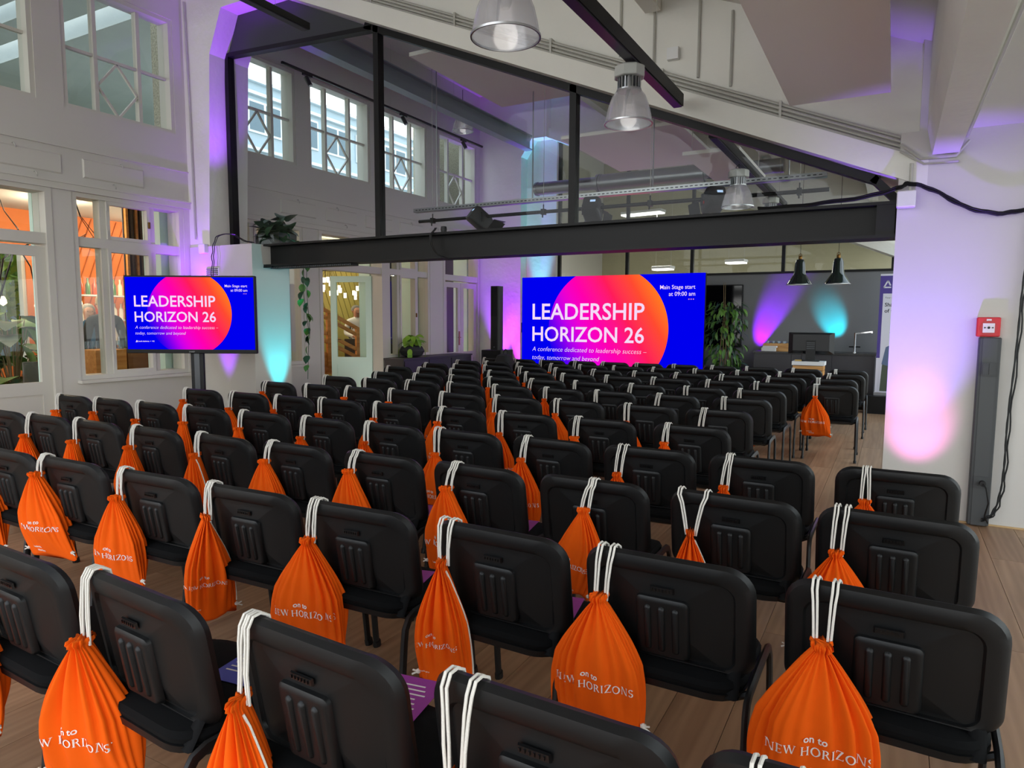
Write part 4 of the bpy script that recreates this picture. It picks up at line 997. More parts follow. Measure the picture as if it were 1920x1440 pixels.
def vine():
    t = thing('trailing_vine', 'trailing monstera in a pot on the pier, vine hanging below the beam', 'plant', (-6.98, 6.46, 2.45)); rd = random.Random(12)
    MB().box(-.42, .02, -.10, .20, 0, .03).box(-.42, .02, -.10, -.085, .03, .17).box(-.42, .02, .185, .20, .03, .17).box(-.42, -.405, -.085, .185, .03, .17).box(.005, .02, -.085, .185, .03, .17).build('trough', mat('dark_trough', '#24282a', .3), t)
    ms = [leaf_mesh('leaf', .19, .15, M_LEAFD, .15, .5), leaf_mesh('leaf', .10, .085, M_LEAFD, .2, .5), leaf_mesh('leaf', .10, .085, M_LEAF, .2, .5)]
    for k in range(56):
        a = rd.uniform(0, 2*PI); put_leaf(ms[0], t, (rd.uniform(-.36, -.02), rd.uniform(-.06, .16), rd.uniform(.10, .36)), a, rd.uniform(-.5, .9), rd.uniform(.9, 1.35), rd.uniform(-.4, .4))
    put_leaf(ms[0], t, (-.12, 0, .25), 0, 1.25, 1.0); put_leaf(ms[0], t, (.0, .0, .2), -1.3, .1, 1.1)
    for st in range(2):
        pts = [(0, .1, .12), (.08, .20, .06), (.10+.05*st, .24, -.1), (.06+.06*st, .26, -.6), (.12+.02*st, .28, -1.1), (.08+.05*st, .28, -1.75 if st == 0 else -1.2)]
        MB().tube(pts, .004, 5).build('stem', M_LEAFD, t)
        for k in range(22 if st == 0 else 13):
            f = .12+.86*k/(22 if st == 0 else 13); i = min(4, int(f*5)); u = f*5-i; p = Vector(pts[i]).lerp(Vector(pts[i+1]), u)
            put_leaf(ms[1+k % 2], t, p+Vector((rd.uniform(-.03, .03), -.01, 0)), rd.uniform(0, 2*PI), rd.uniform(-1.2, -.4), rd.uniform(.8, 1.2))
vine()
# ================================================================== SIDEBOARD, BACKPACK
def sideboard():
    t = thing('sideboard', 'low dark sideboard under the far left window', 'cabinet', (-8.24, 9.95, 0))
    MB().box(.02, .46, 0, 2.3, .06, .76).build('body', M_ANTHR, t); MB().box(.0, .48, -.01, 2.31, .76, .79).build('top', M_ANTHR, t)
    MB().box(.05, .42, .05, 2.25, 0, .06).build('plinth', M_BLACK, t)
    for k in range(3): MB().box(.46, .478, .02+.76*k, .75+.76*k, .09, .74).build('door', M_ANTHR, t)
sideboard()
def backpack():
    t = thing('backpack', 'black backpack standing on a chair near the far left doors', 'bag', (-5.72, 10.05, .478), R(-12))
    mb = mat('black_nylon', '#15161a', .75, bump=(400, .4, .002))
    MB().loft([[(x, y, z) for x, y in rrect(w, d, min(w, d)*.35, 5)] for w, d, z in ((.26, .16, 0), (.33, .23, .03), (.34, .25, .20), (.32, .23, .34), (.24, .18, .43), (.1, .08, .46))]).build('body', mb, t, True)
    MB().loft([[(x, y-.13, z) for x, y in rrect(w, d, min(w, d)*.35, 4)] for w, d, z in ((.2, .05, .03), (.25, .09, .06), (.24, .09, .2), (.2, .05, .26))]).build('front_pocket', mb, t, True)
    MB().tube([(-.05, .03, .44), (-.045, .03, .50), (0, .03, .535), (.045, .03, .50), (.05, .03, .44)], .010, 6).build('handle', mb, t, True)
backpack()
# ================================================================== KITCHEN CORNER
def kitchen():
    CX0, CX1, Y0, Y1 = -2.2, -.24, 13.07, BY
    for k, (a, b) in enumerate(((-2.2, -1.56), (-1.56, -.90), (-.90, -.24))):
        t = thing('base_cabinet', ('left end', 'middle', 'right end')[k]+' anthracite base cabinet under the kitchen worktop', 'cabinet', ((a+b)/2, Y0, 0), 0, 'kitchen base cabinets'); w = (b-a)/2
        MB().box(-w, w, .02, Y1-Y0-.002, .10, .93).build('carcass', M_ANTHR, t); MB().box(-w, w, .06, .3, 0, .10).build('plinth', M_BLACK, t)
        MB().box(-w+.002, w-.002, 0, .019, .11, .925).build('door', M_ANTHR, t)
    tag(MB().box(-.99, .99, -.01, Y1-Y0-.002, 0, .035).build('worktop', mat('black_worktop', '#111214', .2), None, False, (-1.22, Y0, .93)), 'thin black kitchen worktop along the grey wall', 'worktop')
    t = thing('tap', 'chrome kitchen tap with a long swivel spout', 'tap', (-.575, 13.45, .965)); ch = mat('chrome', '#d5d7d9', .12, 1)
    MB().lathe([(.03, 0), (.03, .01), (.018, .015), (.018, .34), (.02, .345), (.0, .35)], seg=16).build('body', ch, t, True)
    MB().bar((0, 0, .33), (.27, -.03, .37), .022, .022).bar((.26, -.03, .37), (.26, -.03, .345), .022, .022, (0, 1, 0)).build('spout', ch, t)
    for s in (-1, 1): MB().tube([(0, 0, .10), (s*.09, 0, .10)], .011, 8).build('lever', M_LEG, t)
    t = thing('wooden_crate', 'open wooden crate holding small glasses on the worktop', 'crate', (-1.83, 13.5, .965))
    for x0, x1, y0, y1, nm in ((-.26, .26, -.15, -.135, 'side'), (-.26, .26, .135, .15, 'side'), (-.26, -.245, -.135, .135, 'end'), (.245, .26, -.135, .135, 'end'), (-.245, .245, -.135, .135, 'bottom')):
        MB().box(x0, x1, y0, y1, 0, .135 if nm != 'bottom' else .012).build(nm, M_PINEX, t)
    gm = glass_mat('drinking_glass', (.9, .93, .95, 1), boost=.08)
    gme = MB().lathe([(.028, 0), (.034, .16), (.031, .16), (.025, .008), (.0, .008)], seg=14).mesh('tumbler', gm, True)
    for k in range(10):
        o = link('drinking_glass', gme, None, (-1.83-.19+.095*(k % 5), 13.44+.11*(k//5), .978)); tag(o, '%s small drinking glass from the left in the %s of the crate' % (ORD[k % 5], ('front', 'back')[k//5]), 'glass', 'glasses in the crate')
    t = thing('flask', 'white bottle with a black cap on the worktop beside the crate', 'bottle', (-1.52, 13.5, .965))
    MB().lathe([(.0, 0), (.034, 0), (.034, .17), (.02, .20), (.0, .20)], seg=16).build('body', M_WHITEP, t, True); MB().lathe([(.02, .20), (.024, .205), (.024, .26), (.0, .265)], seg=12).build('cap', M_LEG, t, True)
    for k in range(3):
        o = MB().box(-.12, .12, -.06, .06, 0, .028).build('paper_stack', mat('paper_white', '#e9e7e2', .7), None, False, (-1.97+.02*(k == 2), 13.24, .966+.031*k)); tag(o, ('bottom', 'middle', 'top')[k]+' white box of the small pile before the crate', 'box', 'white boxes on the worktop')
    t = thing('wall_screen', 'switched off black wall screen behind the indoor tree', 'screen', (-3.1, BY, 0)); MB().bevbox(-.62, .56, -.06, -.005, 1.0, 2.20, .008).build('housing', mat('tv_black', '#030304', .45, spec=.25), t); MB().box(-.60, .54, -.0625, -.06, 1.03, 2.18).build('panel', mat('dark_display', '#05060a', .08), t)
    tag(MB().box(-.6, .6, -.4, 0, 0, .62).build('low_cabinet', M_ANTHR, None, False, (-2.9, BY-.005, 0)), 'dark low cabinet behind the indoor tree', 'cabinet')
kitchen()
def lectern():
    t = thing('lectern', 'slatted wooden lectern with a white top', 'lectern', (-1.16, 12.0, 0))
    MB().box(-.24, .24, -.18, .18, .81, .87).build('top', M_WHITEP, t); MB().box(-.21, .21, -.15, .15, 0, .81).build('core', mat('lectern_core', '#6b4a2c', .7), t)
    me = MB().box(-.225, .225, -.172, .172, 0, .068).mesh('slat', M_PINEX)
    for k in range(10): link('slat', me, t, (0, 0, .03+.078*k))
    t = thing('monitor', 'black computer monitor seen from behind on the lectern', 'monitor', (-1.14, 11.98, .87))
    MB().loft([[(x, y, z) for x, z in ((-a, b0), (a, b0), (a, b1), (-a, b1))] for a, b0, b1, y in ((.34, .12, .46, .02), (.34, .12, .46, .0), (.27, .17, .43, -.045))]).build('housing', mat('monitor_black', '#17181a', .4), t)
    MB().box(-.07, .07, -.06, -.045, .02, .34).build('stand', M_LEG, t); MB().box(-.13, .13, -.10, .10, 0, .015).build('foot', M_LEG, t)
    for k in range(4): MB().box(-.06, .06, -.066, -.06, .2+.03*k, .212+.03*k).build('vent_rib', M_DGREY, t)
    MB().tube([(-.12, -.03, .15), (-.13, -.08, .05), (-.10, -.12, .0)], .006, 5).build('cable', M_LEG, t)
    tag(MB().tube([(0, 0, 0), (.10, 0, 0)], .012, 8).build('pointer', mat('yellow_wood', '#caa85e', .5), None, True, (-1.36, 11.88, .882)), 'small light stick lying on the lectern top', 'stick')
lectern()
for k, (x, lab) in enumerate(((-1.44, 'left one of the two dark green bell pendant lamps'), (-.85, 'right one of the two dark green bell pendant lamps'))):
    t = thing('bell_lamp', lab, 'pendant lamp', (x, 12.7, 2.13), 0, 'green bell pendants')
    pr = [(.205, 0), (.20, .02), (.12, .14), (.095, .19), (.082, .36), (.06, .42), (.02, .44), (.0, .44)]
    MB().lathe(pr, seg=32, cap=False).build('shade', M_DKGREEN, t, True); MB().lathe([(.196, .004), (.108, .14), (.086, .19), (.073, .355), (.05, .41), (.0, .42)], seg=32, cap=False).build('inner_shade', M_WHITEP, t, True)
    MB().lathe([(.2, -.004), (.208, -.004), (.208, .004), (.2, .004), (.2, -.004)], seg=32, cap=False).build('rim', M_ALU, t, True)
    MB().lathe([(.03, .43), (.03, .47), (.012, .49), (.0, .49)], seg=12).tube([(-.025, 0, .47), (-.02, 0, .51), (0, 0, .525), (.02, 0, .51), (.025, 0, .47)], .006, 6).build('brass_fitting', mat('old_brass', '#7c5a2a', .4, .8), t, True)
    MB().tube([(0, 0, .49), (0, 0, soffit(x)+1.05-2.13)], .004, 5).build('cord', M_LEG, t)
def banner():
    tag(MB().box(-.45, .40, -.15, .15, 0, .29).build('plinth', M_BLACK, None, False, (.12, 12.8, 0)), 'black platform box behind the right wall edge', 'platform')
    t = thing('roll_up_banner', 'purple and white roll-up banner half hidden by the right wall', 'banner', (.19, 12.9, .29))
    pu = mat('banner_purple', '#4b3a8c', .6); wh = mat('banner_white', '#d8d6e2', .6)
    MB().box(-.42, .42, -.05, .05, 0, .05).build('foot', M_ALU, t)
    s = MB().box(-.41, .41, -.004, .004, .05, 2.0).build('sheet', wh, t)
    MB().box(-.41, .41, -.0055, -.0041, .62, 1.97).build('purple_field', pu, s)
    MB().box(-.36, .36, -.007, -.0056, .05, 1.68).build('white_card', wh, s)
    flat_text('lettering', 'haufe', .13, wh, s, (-.21, -.0075, 1.78), (1, 0, 0), (0, 0, 1), bold=.002)
    lg = MB()
    for p, q in (((.0, .11), (-.055, 0)), ((0, .11), (.04, .03)), ((-.055, 0), (.05, 0))): lg.bar((-.30+p[0], -.0075, 1.78+p[1]), (-.30+q[0], -.0075, 1.78+q[1]), .001, .022)
    lg.build('emblem', wh, s)
    bk = mat('banner_black', '#1a1a1e', .6)
    flat_text('lettering', 'Your career', .04, bk, s, (-.33, -.0075, 1.60), (1, 0, 0), (0, 0, 1))
    flat_text('lettering', 'Shape the future', .085, bk, s, (-.33, -.0075, 1.47), (1, 0, 0), (0, 0, 1), bold=.0015)
    flat_text('lettering', 'of tomorrow', .085, bk, s, (-.33, -.0075, 1.37), (1, 0, 0), (0, 0, 1), bold=.0015)
    # printed figure
    pf = MB(); ell = lambda cx, cz, rx, rz, y, n=16: ([(cx+rx*math.cos(2*PI*i/n), y, cz+rz*math.sin(2*PI*i/n)) for i in range(n)], [tuple(range(n))])
    MB().add(*ell(-.14, .98, .075, .105, -.0078)).build('printed_head', mat('print_skin', '#a87c66', .7), s)
    MB().add(*ell(-.155, 1.04, .08, .07, -.0082)).build('printed_hair', bk, s)
    MB().add([(-.33, -.0079, .52), (-.02, -.0079, .42), (.02, -.0079, .85), (-.14, -.0079, .88), (-.28, -.0079, .80)], [(0, 1, 2, 3, 4)]).build('printed_jacket', mat('print_blue', '#5c6d8c', .7), s)
    MB().add([(-.34, -.0077, .07), (-.02, -.0077, .07), (-.02, -.0077, .46), (-.32, -.0077, .52)], [(0, 1, 2, 3)]).build('printed_trousers', mat('print_olive', '#4d5648', .7), s)
banner()
# seat cards
def seat_cards():
    spots = [(0, 2, 'purple', .03, .16), (1, 3, 'purple', .16, .0), (0, 3, 'blue', .12, .10), (2, 4, 'purple', .17, .02), (1, 2, 'purple', .18, .04), (3, 3, 'purple', .17, .02), (2, 3, 'purple', .18, .02), (1, 5, 'blue', .16, .05), (4, 0, 'purple', .16, .0), (5, 0, 'purple', .17, .02), (6, 0, 'orange', .16, .02), (8, 0, 'purple', .02, -.04), (3, 7, 'blue', .15, .02), (2, 6, 'blue', .16, .0)]
    cm = {'purple': mat('card_purple', '#a03c9c', .5), 'blue': mat('card_blue', '#4a4fb0', .5), 'orange': mat('card_orange', '#d8603c', .5)}
    for r, j, c, dx, dy in spots:
        ch = CHAIRS[(r, j)]; p = ch.matrix_basis @ Vector((dx-.06, dy+.02, .476))
        n = len(XS[r]); where = ORD[j]+' from the right in the '+ROWN[r]
        t = thing('seat_card', '%s card on the seat %s' % (c, where), 'card', p, ch.rotation_euler.z+R(12), 'cards lying on the seats')
        MB().box(-.075, .075, -.105, .105, 0, .0015).build('sheet', cm[c], t)
        if r < 2:
            for k in range(6): MB().box(-.055, .03+.01*(k % 3), .06-.022*k, .066-.022*k, .0016, .0019).build('text_line', M_PRINT, t)
seat_cards()

# luminaires in the room behind the glass
for k, (x, z, w, lab) in enumerate(((-5.05, 2.74, .50, 'bright white luminaire seen through the glass above the screen'), (-3.30, 2.84, .46, 'bright white luminaire seen through the glass above the indoor tree'), (-5.60, 4.12, 1.1, 'long white luminaire with a pink underside above the steel beam'))):
    t = thing('ceiling_luminaire', lab, 'ceiling light', (x, 16.8, z), R(-8)); MB().bevbox(-w/2, w/2, -.15, .15, .03, .10, .01).build('housing', M_WHITEP, t)
    MB().box(-w/2+.02, w/2-.02, -.156, .13, .0, .03).build('diffuser', emis('luminaire_white', (1, .98, .92, 1), 3.0), t)
    for s in (-1, 1): MB().tube([(s*w*.4, 0, .10), (s*w*.4, 0, soffit(x)+1.05-z)], .004, 5).build('wire', M_COND, t)
    light('luminaire_light', 'AREA', (x, 16.8, z-.02), 45, (1, .97, .88), (x, 16.8, 0), w, size_y=.28)
# ================================================================== BEYOND THE LEFT WALL
M_EXTC = mat('board_marked_concrete', '#b4bab4', .85, noise=(1.6, .12), bump=(5, .3, .03))
M_PEB = mat('pebble_dash', '#b0ab96', .9, noise=(38, .8, 2), bump=(40, .9, .02))
M_ORW = mat('orange_boarding', '#d9793a', .6, noise=(2, .06))
M_YEW = mat('yellow_boarding', '#a89a52', .6, noise=(2, .05))
M_ASPH = mat('courtyard_paving', '#bdbab2', .9, noise=(3, .1))
struct('ground', MB().box(-60, XO-.01, -30, 60, -.4, -.25).box(3.2, 40, -30, 60, -.4, -.25).box(XO, 3.2, -30, -3.2, -.4, -.25), M_ASPH, 'grey paved yard outside the hall', 'ground')
# cafe and lobby shell
struct('floor', MB().box(-13.6, XO-.01, 1.5, 17.5, -.25, -.001), mat('cafe_floor', '#8d7a66', .5), 'brown floor of the cafe and lobby behind the left wall', 'floor')
struct('ceiling', MB().box(-13.7, XO-.01, 1.5, 17.5, 3.40, 3.55), mat('cafe_ceiling', '#c9c6bd', .8), 'flat ceiling of the cafe behind the left windows', 'ceiling')
def cafe_walls():
    m = MB().box(-13.7, -13.5, 1.5, 5.2, 0, 3.4).box(-13.7, -13.5, 5.2, 6.55, 0, .7).box(-13.7, -13.5, 5.2, 6.55, 2.75, 3.4).box(-13.7, -13.5, 6.55, 10.9, 0, 3.4)
    w = struct('wall_cafe', m, M_ORW, 'orange boarded cafe wall seen through the left windows', 'wall')
    for k in range(34):   # raised diagonal battens of the boarding
        y = 6.3+k*.16
        za, zb = 1.35, 3.38
        a = Vector((-13.49, y, zb)); b = Vector((-13.49, y-.75, za))
        if b.y > 6.6 and a.y < 10.8: MB().bar(a, b, .014, .012, (1, 0, 0)).build('batten', mat('dark_orange', '#b05a24', .6), w)
    t = thing('window_cafe', None, None, kind='structure'); t['label'] = 'cafe window looking out on green trees'
    MB().box(-13.66, -13.52, 5.2, 5.26, .7, 2.75).box(-13.66, -13.52, 6.49, 6.55, .7, 2.75).box(-13.66, -13.52, 5.26, 6.49, .7, .76).box(-13.66, -13.52, 5.26, 6.49, 2.69, 2.75).build('frame', M_TRIM, t)
    MB().box(-13.6, -13.594, 5.26, 6.49, .76, 2.69).build('pane', M_GLASS, t)
    y = struct('wall_lobby', MB().box(-13.2, -13.0, 11.0, 15.9, 0, 3.4), M_YEW, 'yellow boarded lobby wall behind the stairs', 'wall')
    for k in range(40):
        yy = 11.3+k*.2; a = Vector((-12.99, yy, 3.38)); b = Vector((-12.99, yy+.85, 1.3))
        if b.y < 15.8: MB().bar(a, b, .014, .012, (1, 0, 0)).build('batten', mat('dark_yellow', '#8c7f3e', .6), y)
    struct('wall_lobby_end', MB().box(-13.2, -13.0, 15.9, 17.5, 0, 3.4).box(-13.2, -8.6, 17.3, 17.5, 0, 3.4), mat('slate_wall', '#3a3a46', .6), 'dark slate wall at the far end of the lobby', 'wall')
    sl = thing('slat_screen', 'light and dark wooden slat screen in the cafe', 'screen', (-11.6, 7.2, 0))
    for k in range(14): MB().box(0, .06, k*.085, k*.085+.04, 0, 3.39).build('slat', M_PINE if k % 2 == 0 else mat('dark_slat', '#4a3a2a', .6), sl)
    MB().box(-.02, 0, -.02, 1.22, 0, 3.39).build('backing', mat('slate_blue_board', '#454a55', .7), sl)
    tag(MB().box(-.15, .15, 0, 1.1, 0, 2.15).build('blue_grey_cupboard', mat('blue_grey_front', '#5c6b70', .5), None, False, (-11.3, 7.45, 0)), 'blue grey cupboard before the cafe slat screen', 'cupboard')
    tag(MB().box(-.02, .02, -.45, .45, 0, 2.05).build('whiteboard', M_WHITEP, None, False, (-12.6, 8.25, 0)), 'white board standing in the cafe before the orange wall', 'board')
cafe_walls()
for k, (x, y) in enumerate(((-9.5, 4.55), (-9.5, 6.02))):
    t = thing('cafe_spot', ('spotlight over the cafe door at the left edge', 'spotlight over the cafe window near the slats')[k], 'spotlight', (x, y, 3.40))
    MB().box(-.03, .03, -.5, .5, -.05, 0).build('rail', M_BLACK, t); MB().box(-.03, .03, -.12, .12, -.11, -.05).build('adapter', M_BLACK, t)
    MB().tube([(0, 0, -.10), (0, 0, -.32)], .06, 16).build('can', M_BLACK, t, True); MB().tube([(0, 0, -.321), (0, 0, -.326)], .05, 16).build('lamp_face', emis('warm_lamp', (1, .9, .75, 1), 6), t)
    light('cafe_spot_light', 'SPOT', (x, y, 3.06), 60, (1, .85, .65), (x-.6, y+.2, 0), .05, 100, .7)
for (x, y) in ((-11.5, 4.2), (-11.8, 6.2), (-12.2, 8.6)): light('cafe_light', 'POINT', (x, y, 3.1), 75, (1, .80, .58), None, .15)
for (x, y) in ((-11.4, 12.2), (-11.6, 14.4)): light('lobby_light', 'POINT', (x, y, 3.1), 40, (1, .88, .62), None, .15)
def bar_counter():
    t = thing('bar_counter', 'wooden block bar counter behind the left window', 'counter', (-9.75, 5.30, 0))
    MB().box(0, .45, 0, .42, .68, 1.08).box(0, .45, 0, .42, 0, .66).build('block', M_PINE, t)
    MB().box(0, .45, .44, .95, .0, 1.08).build('block', wood_mat('walnut_block', '#9c6a3c', '#7d4f2a', rough=.5), t)
    MB().box(-.6, .0, -.1, .95, .86, .90).build('shelf', M_WHITEP, t)
    gm = glass_mat('drinking_glass'); me = MB().lathe([(.032, 0), (.038, .11), (.035, .11), (.028, .008), (0, .008)], seg=10).mesh('tumbler', gm, True)
    for k in range(16):
        tag(link('drinking_glass', me, None, (-9.70+.1*(k // 8), 5.35+.11*(k % 8), 1.082)), '%s glass from the left in the %s row on the cafe bar' % (ORD[k % 8], ('back', 'front')[k//8]), 'glass', 'glasses on the cafe bar')
    bm = glass_mat('blue_bottle_glass', (.6, .8, .85, 1), boost=.1); bme = MB().lathe([(0, 0), (.035, 0), (.036, .15), (.014, .2), (.014, .26), (0, .26)], seg=12).mesh('water_bottle', bm, True)
    for k in range(5): tag(link('water_bottle', bme, None, (-9.52+.02*(k % 2), 5.78+.09*k, 1.082)), '%s clear bottle from the left on the cafe bar' % ORD[k], 'bottle', 'bottles on the cafe bar')
bar_counter()
def cafe_shelf():
    t = thing('bar_shelf', 'lit back bar shelf before the orange cafe wall', 'shelf', (-13.1, 6.7, 0))
    for z in (1.0, 1.45, 1.9): MB().box(0, .3, 0, 1.5, z, z+.03).build('board', M_WHITEP, t)
    for y in (0, 1.47): MB().box(0, .3, y, y+.03, 0, 2.2).build('upright', M_WHITEP, t)
    cols = ('#e8d9b0', '#b04828', '#d8b13c', '#7c2a20', '#f0e8d8', '#4a6a3a'); rd = random.Random(3)
    for i, z in enumerate((1.03, 1.48, 1.93)):
        for k in range(11):
            c = cols[rd.randrange(6)]; me = MB().lathe([(0, 0), (.04, 0), (.04, .18), (.016, .23), (.016, .30), (0, .30)], seg=10).mesh('shelf_bottle', mat('bottle_'+c[1:], c, .25), True)
            tag(link('shelf_bottle', me, None, (-12.95, 6.82+.12*k, z)), '%s bottle from the left on the %s board of the cafe shelf' % (ORD[k], ('lower', 'middle', 'upper')[i]), 'bottle', 'bottles on the cafe shelf')
    light('shelf_light', 'POINT', (-12.6, 7.4, 2.3), 14, (1, .85, .6), None, .1)
cafe_shelf()
def monstera(loc, label, seed, n=26, h=1.0):
    t = thing('cafe_plant', label, 'plant', loc); rd = random.Random(seed)
    MB().lathe([(.14, 0), (.19, .03), (.21, .32), (.18, .33), (0, .30)], seg=18).build('pot', mat('dark_planter', '#2b2b2d', .6), t, True)
    ms = [leaf_mesh('leaf', .34, .28, m, .15, .6, 5) for m in (M_LEAFD, M_LEAF, mat('pale_leaf', '#7d9a55', .5))]
    for k in range(n):
        a = rd.uniform(0, 2*PI); z = rd.uniform(.5, .5+h); r = rd.uniform(.05, .32)
        MB().tube([(0, 0, .3), (r*.5*math.cos(a), r*.5*math.sin(a), z*.7), (r*math.cos(a), r*math.sin(a), z)], .006, 4).build('stem', M_STEM, t)
        put_leaf(ms[k % 3], t, (r*math.cos(a), r*math.sin(a), z), a-PI/2+rd.uniform(-.4, .4), rd.uniform(-.7, .5), rd.uniform(.7, 1.15))
monstera((-9.6, 4.45, 0), 'large monstera plant behind the glazed door at the left edge', 2, 30, 1.0)
monstera((-10.6, 4.9, 0), 'second leafy plant behind the glazed door, farther back', 6, 24, 1.1)
def arc_lamp():
    t = thing('cable_lamp', 'arching black lamp with bare bulbs behind the glazed door', 'lamp', (-11.2, 5.0, 0))
    MB().lathe([(.2, 0), (.2, .03), (.02, .04), (.02, .05)], seg=16).build('base', M_BLACK, t)
    for k, (dx, dy, h) in enumerate(((-.7, .9, 2.6), (.3, 1.0, 2.7), (-.3, -.7, 2.5))):
        pts = [(0, 0, .03), (.02*k, 0, 1.6), (dx*.25, dy*.25, h-.25), (dx*.6, dy*.6, h), (dx*.9, dy*.9, h-.3), (dx, dy, h-.7)]
        MB().tube(pts, .018, 6, .008).build('arm', M_BLACK, t, True)
        MB().tube([(dx, dy, h-.7), (dx, dy, h-.85)], .004, 4).build('cord', M_BLACK, t); MB().lathe([(.012, .05), (.03, .0), (.035, -.03), (.02, -.06), (0, -.07)], (dx, dy, h-.88), 10).build('bulb', emis('bulb_glow', (1, .75, .4, 1), 7), t, True)
arc_lamp()
def ceiling_wires():
    for k, (x, y) in enumerate(((-11.0, 6.05), (-11.4, 5.2))):
        t = thing('cord_pendant', ('black cord pendant with looping wires in the cafe window', 'black cord pendant with looping wires behind the glazed door')[k], 'pendant lamp', (x, y, 3.4))
        MB().lathe([(.05, 0), (.05, -.03), (0, -.03)], seg=12).build('rose', M_BLACK, t)
        for i in range(4):
            a = i*1.57+.3; MB().tube([(0, 0, -.03), (.12*math.cos(a), .12*math.sin(a), -.35), (.35*math.cos(a), .35*math.sin(a), -.62), (.25*math.cos(a+.6), .25*math.sin(a+.6), -.75), (0, 0, -.70), (-.2*math.cos(a), -.2*math.sin(a), -.62)], .006, 4).build('wire', M_BLACK, t)
        MB().tube([(0, 0, -.03), (0, 0, -1.6)], .006, 4).build('cord', M_BLACK, t); MB().lathe([(.02, 0), (.045, -.05), (.05, -.10), (0, -.14)], (0, 0, -1.58), 10).build('bulb', emis('bulb_glow', (1, .75, .4, 1), 7), t, True)
ceiling_wires()
tag(MB().bevbox(-.02, .02, -.28, .28, 0, .36, .006).build('tablet_board', mat('grey_board', '#55554f', .4), None, False, (-9.15, 4.62, .62)), 'grey board leaning behind the glazed door', 'board')
# trees seen through the cafe window
for k in range(2):
    t = thing('yard_tree', ('leafy tree outside the cafe window, nearer one', 'leafy tree outside the cafe window, farther one')[k], 'tree', (-15.9, 6.3+2.9*k, -.25)); rd = random.Random(20+k)
    MB().tube([(0, 0, 0), (.1, 0, 1.5), (0, .1, 3.2)], .14, 8, .06).build('trunk', M_STEM, t, True)
    vs = []; fs = []
    for q in range(2600):
        a = rd.uniform(0, 2*PI); e = rd.uniform(-1, 1); r = 1.35*rd.uniform(.4, 1)**.5; c = Vector((r*math.cos(a)*(1-e*e)**.5, r*math.sin(a)*(1-e*e)**.5, 2.6+1.5*e*r/1.6)); s = .13
        d1 = Vector((rd.uniform(-1, 1), rd.uniform(-1, 1), rd.uniform(-1, 1))).normalized(); d2 = d1.cross(Vector((rd.uniform(-1, 1), .3, rd.uniform(-1, 1)))).normalized()
        b = len(vs); vs += [c-d1*s, c+d2*s*.5, c+d1*s, c-d2*s*.5]; fs.append((b, b+1, b+2, b+3))
    me = bpy.data.meshes.new('crown'); me.from_pydata(vs, [], fs); me.materials.append(mat('tree_leaf', '#a6cf4e', .6)); o = link('crown', me, t); o['kind'] = 'stuff'
# ---- stairs and chandelier in the lobby
def stairs():
    t = thing('staircase', 'wooden staircase with plank railing behind the open doorway', 'stairs', (-9.85, 9.4, 0))
    # runs down towards +y; rail along the side facing the hall
    def P(y, z): return (0, y, z)
    sl = -.44
    for off, w in ((.0, .26),): MB().bar((.0, -1.2, .75+.44*1.8), (.0, 1.9, .75-.44*1.3), .04, .26).build('stringer', M_PINE, t)
    for k in range(9): MB().box(-1.1, -.02, -1.0+k*.27, -.70+k*.27, 1.45-k*.125, 1.485-k*.125).build('tread', M_PINE, t)
    for k in range(9): MB().box(-1.1, -.02, -.72+k*.27, -.70+k*.27, 1.33-k*.125, 1.45-k*.125).build('riser', M_PINE, t)
    for dz in (.97, .83, .52, .36): MB().bar((.02, -1.0, .75+dz+.40*1.6), (.02, 2.0, .75+dz-.40*1.4), .035, .07).build('rail', M_PINE, t)
    for y in (-.6, .78, 1.62, 1.95): MB().box(.0, .05, y-.05, y+.05, 0 if y > 1.5 else max(0, .65-.44*(y-.6)), 1.70-.40*(y-.6)).build('post', M_PINE, t)
stairs()
def chandelier(loc, label, seed):
    t = thing('chandelier', label, 'chandelier', loc); rd = random.Random(seed)
    MB().lathe([(.2, .7), (.2, .68), (0, .68)], seg=20).build('rose', M_BLACK, t); MB().tube([(0, 0, .7), (0, 0, 3.40-loc[2])], .01, 6).build('rod', M_BLACK, t); me = MB().lathe([(0, 0), (.035, .0), (.035, .12), (0, .12)], seg=10).mesh('shade', emis('milk_glass_glow', (1, .9, .72, 1), 2.5), True)
    for k in range(18):
        a = k*2.4; r = .42*(k/18)**.5; z = .42-.42*(k/18)+rd.uniform(-.03, .03)
        link('glass_shade', me, t, (r*math.cos(a), r*math.sin(a), z)); MB().tube([(r*math.cos(a), r*math.sin(a), z+.12), (r*.4*math.cos(a), r*.4*math.sin(a), .69)], .003, 4).build('cord', M_BLACK, t)
    light('chandelier_light', 'POINT', (loc[0], loc[1], loc[2]-.1), 8, (1, .85, .6), None, .2)
chandelier((-12.0, 12.45, 1.98), 'cluster chandelier of glowing glass shades, left one in the doorway', 1)
chandelier((-12.0, 13.85, 1.98), 'cluster chandelier of glowing glass shades, right one behind the door', 2)
tag(MB().box(.0, .5, 0, 1.6, 0, 1.05).build('reception_desk', mat('desk_black', '#1e1f22', .5), None, False, (-11.0, 11.9, 0)), 'dark reception desk behind the stairs', 'desk')
